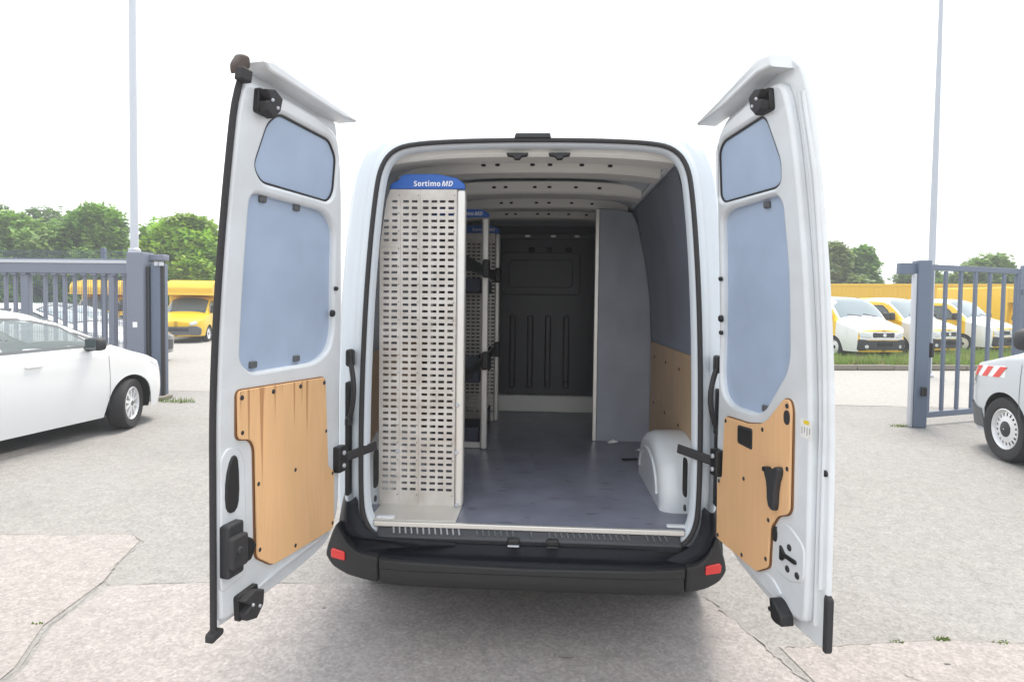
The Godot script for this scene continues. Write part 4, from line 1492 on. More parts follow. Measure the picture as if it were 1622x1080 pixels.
func van_door(side: float):
	var left := side < 0.0
	var th := deg_to_rad(12.0)
	var hx := 0.885 if left else 0.86
	var fn := door_fn(side, th, Vector3(side * hx, 0, 0.03))
	var W := 0.875 if left else 0.742
	var outline: PackedVector2Array
	var raised: PackedVector2Array
	var win1: PackedVector2Array
	var win2: PackedVector2Array
	var ply: PackedVector2Array
	if left:
		outline = chaikin(poly([[0.15, 0.50], [0.06, 0.56], [0.03, 0.66], [0.03, 1.45], [0.06, 1.72], [0.12, 2.08], [0.17, 2.28], [0.21, 2.40], [0.24, 2.43], [0.78, 2.445], [W - 0.06, 2.40], [W - 0.06, 2.1], [W - 0.06, 0.48], [W - 0.07, 0.472], [0.5, 0.476]]), 2)
		raised = chaikin(poly([[0.19, 0.555], [0.10, 0.60], [0.055, 0.70], [0.055, 1.45], [0.085, 1.72], [0.145, 2.08], [0.20, 2.27], [0.25, 2.37], [0.45, 2.395], [0.80, 2.40], [0.845, 2.36], [0.845, 2.1], [0.845, 0.53], [0.82, 0.505], [0.72, 0.50], [0.66, 0.52], [0.5, 0.545]]), 2)
		win1 = rounded(poly([[0.69, 2.285], [0.63, 2.338], [0.29, 2.328], [0.225, 2.27], [0.215, 2.12], [0.25, 2.072], [0.69, 2.072], [0.74, 2.12]]), 0.03, 4)
		win2 = rounded(poly([[0.745, 2.03], [0.27, 2.03], [0.185, 1.97], [0.13, 1.50], [0.16, 1.42], [0.26, 1.375], [0.68, 1.375], [0.74, 1.42]]), 0.05, 5)
		ply = rounded(poly([[0.763, 1.319], [0.204, 1.303], [0.18, 0.89], [0.132, 0.865], [0.131, 0.611], [0.152, 0.595], [0.568, 0.606], [0.66, 0.672], [0.669, 1.094], [0.693, 1.130], [0.760, 1.142]]), 0.022, 4)
	else:
		outline = chaikin(poly([[0.14, 0.53], [0.04, 0.60], [-0.005, 0.72], [-0.005, 1.2], [0.035, 1.74], [0.075, 2.1], [0.11, 2.33], [0.15, 2.42], [0.3, 2.462], [0.58, 2.510], [0.66, 2.515], [0.725, 2.44], [W, 2.1], [W + 0.01, 1.3], [W + 0.018, 1.1], [W + 0.02, 0.47], [W, 0.452], [0.56, 0.45], [0.32, 0.487]]), 2)
		raised = chaikin(poly([[0.16, 0.585], [0.07, 0.64], [0.022, 0.74], [0.022, 1.2], [0.06, 1.74], [0.10, 2.1], [0.14, 2.32], [0.18, 2.39], [0.3, 2.42], [0.60, 2.455], [0.66, 2.40], [0.68, 2.1], [0.69, 1.3], [0.698, 1.05], [0.70, 0.55], [0.68, 0.51], [0.56, 0.50], [0.34, 0.53]]), 2)
		win1 = rounded(poly([[0.49, 2.362], [0.52, 2.335], [0.583, 2.17], [0.575, 2.10], [0.54, 2.082], [0.15, 2.09], [0.12, 2.12], [0.145, 2.31], [0.19, 2.345]]), 0.03, 4)
		win2 = rounded(poly([[0.13, 2.03], [0.20, 2.055], [0.54, 2.058], [0.575, 2.02], [0.583, 1.767], [0.57, 1.46], [0.55, 1.40], [0.40, 1.225], [0.33, 1.205], [0.15, 1.205], [0.075, 1.24], [0.055, 1.32]]), 0.05, 5)
		ply = rounded(poly([[0.118, 1.152], [0.30, 1.157], [0.405, 1.175], [0.45, 1.20], [0.556, 1.302], [0.59, 1.30], [0.602, 1.27], [0.607, 0.90], [0.59, 0.875], [0.53, 0.85], [0.487, 0.79], [0.48, 0.63], [0.398, 0.578], [0.072, 0.588], [0.068, 0.85], [0.109, 0.876]]), 0.018, 4)
	outline = dense(ccw(outline), 0.06)
	raised = dense(ccw(raised), 0.06)
	# outer skin and stepped rim
	var m := MB.new()
	plate(m, outline, [], 0.018, 0.008, shift(fn, -0.032), 0.06)
	var o := put("rear_door", m, M.white, van)
	tag_part(o, "left rear door, swung fully open" if left else "right rear door, swung fully open, with door lever")
	var r := MB.new()
	plate(r, raised, [dense(win1, 0.05), dense(win2, 0.05)], 0.031, 0.014, fn, 0.06, false)
	put("inner_panel", r, M.white, o)
	# boards in the window openings
	slab(o, "upper_window_board", inset(win1, -0.008), -0.022, 0.006, 0.0, fn, M.door_board, 0.06)
	slab(o, "lower_window_board", inset(win2, -0.002), -0.0305, 0.004, 0.0, fn, M.door_board, 0.06)
	var gk := MB.new()
	plate(gk, inset(win1, 0.0), [inset(win1, 0.007)], 0.006, 0.0, shift(fn, -0.010), 0.03, false)
	put("gasket", gk, M.rubber, o)
	# pressed plateaus round the locks
	var plateau := poly([[0.70, 0.63], [0.838, 0.61], [0.838, 1.09], [0.80, 1.125], [0.74, 1.11], [0.71, 1.05]])
	if not left: plateau = poly([[0.50, 0.635], [0.60, 0.625], [0.685, 0.66], [0.685, 0.79], [0.60, 0.835], [0.535, 0.835], [0.505, 0.79]])
	slab(o, "pressed_plateau", rounded(plateau, 0.03), -0.004, 0.008, 0.0075, fn, M.white)
	var crease := poly([[0.23, 0.572], [0.50, 0.556], [0.66, 0.535], [0.68, 0.545], [0.52, 0.572], [0.24, 0.588]])
	if not left: crease = poly([[0.44, 0.60], [0.50, 0.592], [0.555, 0.56], [0.535, 0.535], [0.50, 0.545], [0.44, 0.575]])
	slab(o, "pressed_bead", rounded(crease, 0.012), -0.003, 0.008, 0.005, fn, M.white)
	# plywood lining
	var pe := MB.new()
	plate(pe, inset(ply, -0.004), [], 0.005, 0.0, shift(fn, 0.005))
	put("lining_edge", pe, M.ply_edge, o)
	var pm := MB.new()
	var inv := fn.call(0.0, 0.0, 0.0) as Vector3
	var ux := (fn.call(1.0, 0.0, 0.0) as Vector3) - inv
	var nz := (fn.call(0.0, 0.0, 1.0) as Vector3) - inv
	var B := Basis(ux, Vector3.UP, nz) if left else Basis(-ux, Vector3.UP, nz)
	var sx := 1.0 if left else -1.0
	# built in board axes so that the grain runs up the board
	var top_y := 1.33 if left else 1.31
	plate(pm, ply, [], 0.008, 0.0025, func(u, v, w): return Vector3(u * sx, v - top_y, w))
	var po := put("plywood_lining", pm, M.ply if left else M.ply_plain, o)
	po.transform = Transform3D(B, (fn.call(0.0, top_y, 0.0132) as Vector3))
	# screws
	var scr := [[0.745, 1.292], [0.568, 1.290], [0.392, 1.287], [0.216, 1.280], [0.742, 1.164], [0.199, 1.06], [0.426, 0.945], [0.655, 0.952], [0.146, 0.855], [0.648, 0.698], [0.426, 0.628], [0.146, 0.624]]
	if not left: scr = [[0.132, 1.135], [0.421, 1.157], [0.579, 1.278], [0.589, 1.046], [0.292, 0.923], [0.084, 0.852], [0.478, 0.815], [0.086, 0.606], [0.292, 0.600], [0.467, 0.658]]
	for s in scr:
		knob(o, "screw", Vector2(s[0], s[1]), 0.0095, 0.006, shift(fn, 0.012), M.rubber)
	# clips round the window board
	var clips := [[0.655, 2.018], [0.448, 2.018], [0.646, 1.40], [0.376, 1.40]]
	if not left: clips = [[0.45, 2.035], [0.38, 1.232]]
	for c in clips:
		slab(o, "board_clip", rounded(rect(c[0] - 0.018, c[1] - 0.012, c[0] + 0.018, c[1] + 0.014), 0.006), -0.036, 0.022, 0.004, fn, M.grey_plastic)
	# rubber stops and small plugs on the hinge-side edge
	for c in ([[0.115, 1.588], [0.10, 1.70]] if left else [[0.035, 1.586], [0.052, 1.763], [0.033, 1.523]]):
		knob(o, "rubber_stop", Vector2(c[0] + 0.045, c[1]), 0.016 if c[1] < 1.6 and c[1] > 1.55 else 0.010, 0.014, fn, M.black)
	# drip lip along the top
	var lp := MB.new()
	var lo: PackedVector2Array
	if left: lo = poly([[0.195, 2.424], [0.30, 2.414], [0.78, 2.432], [0.81, 2.452], [0.77, 2.468], [0.30, 2.442], [0.195, 2.434]])
	else: lo = poly([[0.09, 2.434], [0.30, 2.442], [0.58, 2.480], [0.67, 2.470], [0.66, 2.515], [0.585, 2.528], [0.30, 2.478], [0.09, 2.446]])
	plate(lp, lo, [], 0.09, 0.008, shift(fn, 0.052))
	put("drip_lip", lp, M.white, o)
	if left:
		# rubber edge seal the full height of the closing edge
		var rows := []
		for k in 41:
			var y := lerpf(0.470, 2.40, k / 40.0)
			var row := PackedVector3Array()
			for c in [[W - 0.020, 0.002], [W - 0.010, 0.004], [W + 0.000, 0.000], [W + 0.002, -0.008], [W - 0.004, -0.014], [W - 0.026, -0.022]]:
				var bend := 0.0 if y < 2.25 else pow((y - 2.25) / 0.15, 2.0) * 0.02
				row.append(fn.call(c[0] - bend, y, c[1]))
			rows.append(row)
		var sm := MB.new()
		loft(sm, rows, true)
		put("edge_seal", sm, M.rubber, o)
		slab(o, "lower_edge_cap", rounded(poly([[0.825, 0.488], [0.83, 0.468], [0.884, 0.458], [0.884, 0.488], [0.86, 0.496]]), 0.008), -0.022, 0.032, 0.008, fn, M.rubber)
		slab(o, "upper_edge_cap", rounded(poly([[0.815, 2.43], [0.878, 2.39], [0.888, 2.42], [0.865, 2.462], [0.825, 2.466]]), 0.012), -0.02, 0.025, 0.008, fn, M.bronze)
		slab(o, "striker_bracket", rounded(rect(0.832, 2.372, 0.882, 2.412), 0.006), 0.0, 0.03, 0.006, fn, M.rubber)
		slab(o, "handle_recess", chaikin(poly([[0.815, 1.02], [0.79, 1.085], [0.765, 1.09], [0.752, 1.06], [0.748, 0.93], [0.765, 0.885], [0.80, 0.885], [0.818, 0.92]]), 1), 0.0, 0.012, 0.006, fn, M.bumper)
		var lk := slab(o, "lock_case", rounded(rect(0.755, 0.665, 0.838, 0.855), 0.012), 0.0, 0.035, 0.008, fn, M.plastic)
		slab(lk, "lock_cover", rounded(rect(0.760, 0.700, 0.842, 0.815), 0.012), 0.036, 0.022, 0.008, fn, M.rubber)
		slab(lk, "lock_lever", rounded(poly([[0.765, 0.80], [0.725, 0.775], [0.705, 0.745], [0.735, 0.70], [0.765, 0.70]]), 0.008), 0.0, 0.05, 0.006, fn, M.black)
		knob(lk, "lock_cylinder", Vector2(0.81, 0.765), 0.014, 0.01, shift(fn, 0.058), M.plastic)
		latch(o, Vector2(0.715, 0.525), 1.05, fn, 1.0)
		latch(o, Vector2(0.735, 2.338), 0.9, fn, 1.0)
	else:
		# pull recess in the plywood
		var rc := slab(o, "pull_recess", rounded(poly([[0.232, 1.140], [0.352, 1.146], [0.354, 1.056], [0.234, 1.060]]), 0.016), 0.010, 0.008, 0.004, fn, M.plastic)
		slab(rc, "pull_cup", rounded(poly([[0.244, 1.130], [0.342, 1.135], [0.343, 1.066], [0.245, 1.070]]), 0.014), 0.018, 0.0025, 0.0, fn, M.dark)
		slab(o, "oval_plug", chaikin(rect(0.560, 1.208, 0.598, 1.262), 2), 0.010, 0.008, 0.003, fn, M.rubber)
		slab(o, "oval_plug", chaikin(rect(0.490, 0.742, 0.522, 0.800), 2), 0.0, 0.008, 0.003, fn, M.black)
		var lv := slab(o, "door_lever", chaikin(poly([[0.475, 1.030], [0.50, 1.015], [0.555, 1.050], [0.572, 1.030], [0.548, 0.97], [0.545, 0.885], [0.530, 0.868], [0.498, 0.885], [0.490, 0.97], [0.470, 1.0]]), 1), 0.010, 0.03, 0.008, fn, M.plastic)
		slab(lv, "lever_thumb", rounded(rect(0.462, 1.005, 0.492, 1.024), 0.006), 0.012, 0.03, 0.005, fn, M.black)
		# pictogram label
		var st := slab(o, "safety_label", rounded(rect(0.640, 1.178, 0.704, 1.245), 0.004), 0.0002, 0.001, 0.0, fn, M.sticker)
		slab(st, "label_print", rounded(rect(0.658, 1.228, 0.688, 1.242), 0.003), 0.0015, 0.0006, 0.0, fn, M.sticker_yellow)
		for k in 4:
			slab(st, "label_print", rect(0.647 + k * 0.0145, 1.190 + 0.006 * (k % 2), 0.651 + k * 0.0145, 1.217), 0.0015, 0.0006, 0.0, fn, M.grey_print)
		# striker with bolts
		slab(o, "striker", rounded(poly([[0.545, 0.745], [0.556, 0.740], [0.575, 0.723], [0.640, 0.724], [0.646, 0.716], [0.640, 0.708], [0.578, 0.708], [0.560, 0.690], [0.545, 0.690]]), 0.004), 0.0, 0.012, 0.003, fn, M.black)
		for c in [[0.598, 0.755], [0.590, 0.672], [0.648, 0.672]]:
			knob(o, "bolt", Vector2(c[0], c[1]), 0.013, 0.008, fn, M.plastic)
		knob(o, "round_plug", Vector2(0.738, 1.07), 0.012, 0.006, shift(fn, -0.031), M.black)
		slab(o, "lower_edge_cap", rounded(poly([[0.748, 0.640], [0.754, 0.655], [0.775, 0.640], [0.773, 0.46], [0.765, 0.448], [0.748, 0.452]]), 0.006), -0.050, 0.022, 0.006, fn, M.rubber)
		slab(o, "lower_latch", rounded(poly([[0.545, 0.548], [0.575, 0.545], [0.625, 0.515], [0.632, 0.475], [0.585, 0.468], [0.560, 0.475]]), 0.01), 0.0, 0.05, 0.008, fn, M.black)
		slab(o, "latch_pin", rounded(rect(0.51, 0.478, 0.565, 0.494), 0.005), 0.01, 0.02, 0.004, fn, M.black)
		latch(o, Vector2(0.545, 2.392), 0.85, fn, -1.0)
		# stepped flange on the closing edge
		for k in 2:
			var rows2 := []
			for j in 33:
				var y2 := lerpf(0.52 if k == 0 else 0.66, 2.38, j / 32.0)
				var u0 := 0.702 + k * 0.024 + (0.012 if y2 < 1.1 else 0.0) * 0.0 - maxf(0.0, y2 - 2.1) * 0.08
				rows2.append(PackedVector3Array([fn.call(u0, y2, -0.034), fn.call(u0 + 0.002, y2, -0.024 + k * 0.003), fn.call(u0 + 0.009, y2, -0.023 + k * 0.003), fn.call(u0 + 0.012, y2, -0.034)]))
			var fm := MB.new()
			loft(fm, rows2)
			put("edge_flange", fm, M.white, o)
	# check strap from door to body
	var cy := 0.905 if left else 0.93
	var p0: Vector3 = fn.call(0.075 if left else 0.05, cy + 0.0, 0.02)
	var p1 := Vector3(side * (0.765 if left else 0.715), cy + 0.022, -0.07)
	var mid := (p0 + p1) * 0.5
	var dirv := (p1 - p0).normalized()
	var xb := MB.new()
	box(xb, mid, Vector3(0.012, 0.044, p0.distance_to(p1)), 0.004, Basis.looking_at(-dirv, Vector3.UP))
	var cs := put("check_strap", xb, M.rubber, o)
	var br := MB.new()
	plate(br, rounded(rect((0.045 if left else 0.03), cy - 0.06, (0.115 if left else 0.09), cy + 0.06), 0.008), [], 0.035, 0.006, shift(fn, 0.035))
	put("strap_bracket", br, M.black, cs)
	for k in 2:
		knob(cs, "bolt", Vector2(0.08 if left else 0.06, cy - 0.03 + 0.06 * k), 0.011, 0.008, shift(fn, 0.035), M.galv)

func opening_loop() -> PackedVector2Array:
	var half := [[0.0, 2.432], [0.35, 2.427], [0.60, 2.412], [0.69, 2.378], [0.738, 2.30], [0.756, 2.18], [0.774, 1.93], [0.788, 1.62], [0.796, 1.28], [0.802, 0.95], [0.800, 0.68], [0.785, 0.585], [0.74, 0.515], [0.64, 0.484], [0.0, 0.478]]
	var out := PackedVector2Array()
	for i in range(half.size() - 1, -1, -1):
		out.append(Vector2(half[i][0] - 0.008, half[i][1]))
	for i in range(1, half.size() - 1):
		out.append(Vector2(-half[i][0] - 0.008, half[i][1]))
	return dense(ccw(chaikin(out, 2)), 0.05)

func frame_row(loop: PackedVector2Array, d: float, z: float) -> PackedVector3Array:
	var row := PackedVector3Array()
	for p in inset(loop, -d):
		var y := minf(p.y, 2.468 - 0.05 * pow(minf(absf(p.x) / 0.85, 1.1), 6.0))
		y = maxf(y, 0.44)
		row.append(Vector3(p.x, y, z - lean(y)))
	return row

func build_van():
	van = thing("white_van", "white panel van with both rear doors open and an empty cargo bay", "van", Vector3.ZERO)
	# outer shell: its front is far ahead, its rear is open
	var sd := {L = 5.5, bot = 0.33, rc = 0.16, crown = 3.4, tumble = 1.7, bulge = 0.14, open_rear = true,
		top = [[0, 1.0], [0.1, 1.1], [0.5, 1.25], [0.9, 1.4], [1.5, 2.0], [1.9, 2.32], [2.3, 2.47], [2.8, 2.50], [5.0, 2.50], [5.5, 2.47]],
		sh = [[0, 0.9], [0.1, 1.0], [0.9, 1.2], [2.0, 1.3], [5.5, 1.3]],
		w = [[0, 0.85], [0.15, 0.94], [0.5, 1.01], [1.0, 1.03], [5.2, 1.03], [5.5, 0.99]],
		wt = [[0, 0.75], [0.9, 0.9], [1.6, 0.86], [2.4, 0.84], [5.2, 0.84], [5.5, 0.82]],
		arches = [[0.9, 0.40, 0.34], [5.0, 0.40, 0.34]],
		side_windows = [poly([[1.45, 1.35], [2.2, 1.38], [2.18, 1.95], [1.95, 1.95], [1.7, 1.75]])],
		screens = [poly([[0.98, -0.8], [0.98, 0.8], [1.85, 0.76], [1.85, -0.76]])]}
	var shell := put("body_shell", body_mesh(sd), M.body_white_dimmed, van)
	var zc: float = -0.20 - sd.L * 0.5
	shell.position = Vector3(0, 0, zc)
	var cabn := Node3D.new()
	cabn.name = "cab_fittings"
	var before := van.get_child_count()
	glaze(van, sd, M.dark_glass, 0.04, M.plastic)
	inner_arches(van, sd)
	for side in [1.0, -1.0]:
		wheel(van, vpos(sd, 0.9, 0.345, 0.90 * side), 0.345, 0.22, side, "steel")
		wheel(van, vpos(sd, 5.0, 0.345, 0.86 * side), 0.345, 0.22, side, "steel")
	var ub := MB.new()
	box(ub, Vector3(0, 0.40, 0), Vector3(1.5, 0.14, 5.2), 0.0)
	put("underbody", ub, M.dark, van)
	mirrors(van, sd, 1.3, 1.5, Vector3(0.24, 0.40, 0.16), M.plastic, false)
	for i in range(before, van.get_child_count()):
		(van.get_child(i) as Node3D).position += Vector3(0, 0, zc)
	cabn.free()
	# rear frame
	var loop := opening_loop()
	var fr := MB.new()
	var rows := []
	for e in [[0.09, -0.20], [0.05, -0.12], [-0.010, -0.075], [-0.018, -0.055], [-0.012, -0.012], [0.0, -0.004], [0.024, -0.004], [0.030, -0.016], [0.062, -0.020], [0.066, -0.048], [0.100, -0.052], [0.106, -0.085], [0.150, -0.095], [0.180, -0.14], [0.195, -0.22]]:
		rows.append(frame_row(loop, e[0], e[1]))
	loft(fr, rows, true, [2, 3, 7, 9, 10, 11, 12])
	var frame := put("rear_frame", fr, M.body_white_dimmed, van)
	# seal round the opening
	var sl := MB.new()
	var srows := []
	for k in 9:
		var a := TAU * k / 8.0
		srows.append(frame_row(loop, 0.009 + cos(a) * 0.0125, 0.010 + sin(a) * 0.0125))
	loft(sl, srows, true)
	put("opening_seal", sl, M.rubber, van)
	# lights and trim above
	var cap := MB.new()
	plate(cap, rounded(poly([[-0.098, 2.446], [0.082, 2.446], [0.078, 2.470], [-0.090, 2.470]]), 0.006), [], 0.08, 0.005, func(u, v, w): return Vector3(u, v, w - 0.085))
	put("brake_light", cap, M.plastic, van)
	# pillar grab handles, slots and lamp gaskets
	for side in [1.0, -1.0]:
		var gh := MB.new()
		var pts := []
		for k in 13:
			var f := k / 12.0
			pts.append(Vector3(side * (0.878 - 0.045 * sin(f * PI) * (1.0 if side > 0 else 0.8)), lerpf(1.37, 1.07, f), 0.0 + 0.05 * sin(f * PI)))
		tube(gh, pts, 0.013, 8)
		var go := put("grab_handle", gh, M.rubber, van)
		var gm := MB.new()
		box(gm, Vector3(side * 0.876, 1.37, 0.0), Vector3(0.035, 0.085, 0.05), 0.01)
		box(gm, Vector3(side * 0.882, 1.06, 0.0), Vector3(0.028, 0.05, 0.05), 0.01)
		put("handle_mount", gm, M.black, go)
		var lg := MB.new()
		box(lg, Vector3(side * 0.893, 0.97, -0.03), Vector3(0.022, 0.56, 0.05), 0.006)
		put("lamp_gasket", lg, M.black, van)
		# slot with rounded ends in the inner pillar face
		var sx: float = side * 0.776 - 0.008
		var s1 := MB.new()
		plate(s1, rounded(rect(-0.17, 0.70, -0.09, 0.89), 0.03), [], 0.006, 0.0, func(u, v, w): return Vector3(sx - side * (0.004 + w), v, u))
		put("pillar_slot", s1, M.dark, van)
		var s2 := MB.new()
		plate(s2, disc(Vector2(-0.12, 0.645), 0.016), [], 0.008, 0.003, func(u, v, w): return Vector3(sx - side * (0.006 + w), v, u))
		put("pillar_plug", s2, M.black, van)
		# black glossy lower pillar trim
		var tr := MB.new()
		var th := []
		for k in 15:
			var y := lerpf(0.44, 0.70, k / 14.0)
			var inn := 0.808
			for i in loop.size():
				if loop[i].x * side > 0.3 and absf(loop[i].y - y) < 0.02: inn = absf(loop[i].x + 0.008)
			inn += 0.022
			if y < 0.53: inn = minf(inn, lerpf(0.64, 0.80, (y - 0.44) / 0.09))
			var outx := 0.935 - 0.03 * pow(k / 14.0, 2.0)
			var row := PackedVector3Array()
			for j in 9:
				var f := j / 8.0
				var xx := lerpf(inn, outx, f)
				row.append(Vector3(side * xx - 0.008, y + (0.0 if k < 14 else -0.02 * sin(f * PI)), 0.045 + 0.035 * sin(f * PI) - 0.06 * f * f - (0.02 * k / 14.0)))
			th.append(row)
		loft(tr, th)
		put("pillar_trim", tr, M.gloss_black, van)
	build_bumper()
	build_cargo(loop)
	van_door(-1.0)
	van_door(1.0)

func bz(x: float) -> float:
	return 0.145 - 0.11 * pow(maxf(0.0, absf(x) - 0.45) / 0.5, 2.2)

func build_bumper():
	var fn := func(u, v, w): return Vector3(u - 0.008, v, bz(u) + w + (0.0 if v > 0.345 else -(0.345 - v) * 0.5))
	var c := MB.new()
	plate(c, dense(poly([[-0.688, 0.315], [0.728, 0.315], [0.728, 0.438], [0.0, 0.425], [-0.688, 0.438]]), 0.06), [], 0.10, 0.012, fn, 0.03, true, 0.06)
	var bo := put("bumper", c, M.bumper, van)
	var cr := MB.new()
	plate(cr, dense(poly([[-0.688, 0.395], [0.728, 0.395], [0.728, 0.441], [0.0, 0.428], [-0.688, 0.441]]), 0.06), [], 0.03, 0.008, shift(fn, 0.006), 0.0, false, 0.06)
	put("bumper_ledge", cr, M.bumper, bo)
	for side in [-1.0, 1.0]:
		var in_x := 0.694 if side < 0 else 0.734
		var w := MB.new()
		var o := poly([[in_x, 0.318], [0.83, 0.332], [0.905, 0.362], [0.938, 0.405], [0.930, 0.450], [0.905, 0.530], [0.885, 0.575], [0.868, 0.535], [0.835, 0.480], [0.79, 0.452], [in_x, 0.444]])
		var p := PackedVector2Array()
		for q in o:
			p.append(Vector2((q.x + (maxf(0.0, q.x - 0.75) * 0.24 if side < 0 else 0.0)) * side, q.y))
		plate(w, dense(rounded(p, 0.015, 3), 0.05), [], 0.10, 0.012, fn, 0.05, true, 0.05)
		var wo := put("bumper_corner", w, M.bumper, bo)
		var r := MB.new()
		var ro := poly([[0.830, 0.405], [0.908, 0.405], [0.912, 0.440], [0.900, 0.452], [0.832, 0.447]])
		var rp := PackedVector2Array()
		for q in ro:
			rp.append(Vector2((q.x + (0.036 if side < 0 else -0.004)) * side, q.y))
		plate(r, rounded(rp, 0.008), [], 0.012, 0.004, shift(fn, 0.007), 0.0, true, 0.03)
		put("reflector", r, M.red, wo)
	# glossy bumper top and hollow below the step
	var rows := []
	for e in [[0.13, 0.428], [0.128, 0.440], [0.09, 0.446], [0.05, 0.452], [0.04, 0.480], [0.03, 0.492], [0.0, 0.497]]:
		var row := PackedVector3Array()
		for k in 33:
			var x := lerpf(-0.86, 0.86, k / 32.0)
			row.append(Vector3(x - 0.008, e[1], minf(e[0], bz(x) + e[0] - 0.146)))
		rows.append(row)
	var t := MB.new()
	loft(t, rows)
	put("bumper_top", t, M.gloss_black, van)
	# entry step with treads
	var s := MB.new()
	box(s, Vector3(-0.008, 0.515, 0.0), Vector3(1.46, 0.05, 0.075), 0.008, Basis(Vector3.RIGHT, 0.55))
	var st := put("entry_step", s, M.step, van)
	var tb := Basis(Vector3.RIGHT, 0.55)
	var rib := MB.new()
	box(rib, Vector3.ZERO, Vector3(0.009, 0.008, 0.045), 0.002, Basis(Vector3.UP, 0.25))
	var ribm := rib.mesh()
	for k in 46:
		if k in [12, 13, 21, 22, 24, 25, 40, 41]: continue
		var o := put("tread_rib", ribm, M.step_rib if k < 12 else M.grey_plastic, st)
		o.transform = Transform3D(tb, Vector3(-0.655 + k * 0.029, 0.515, 0.0) + tb * Vector3(0, 0.028, -0.004))
	for px in [-0.07, 0.115]:
		var lt := MB.new()
		box(lt, Vector3(px, 0.512, 0.03), Vector3(0.062, 0.030, 0.045), 0.008)
		var lo := put("latch_keeper", lt, M.black, van)
		var lt2 := MB.new()
		box(lt2, Vector3(px, 0.495, 0.05), Vector3(0.055, 0.008, 0.02), 0.003)
		put("keeper_plate", lt2, M.galv if px < 0 else M.plastic, lo)

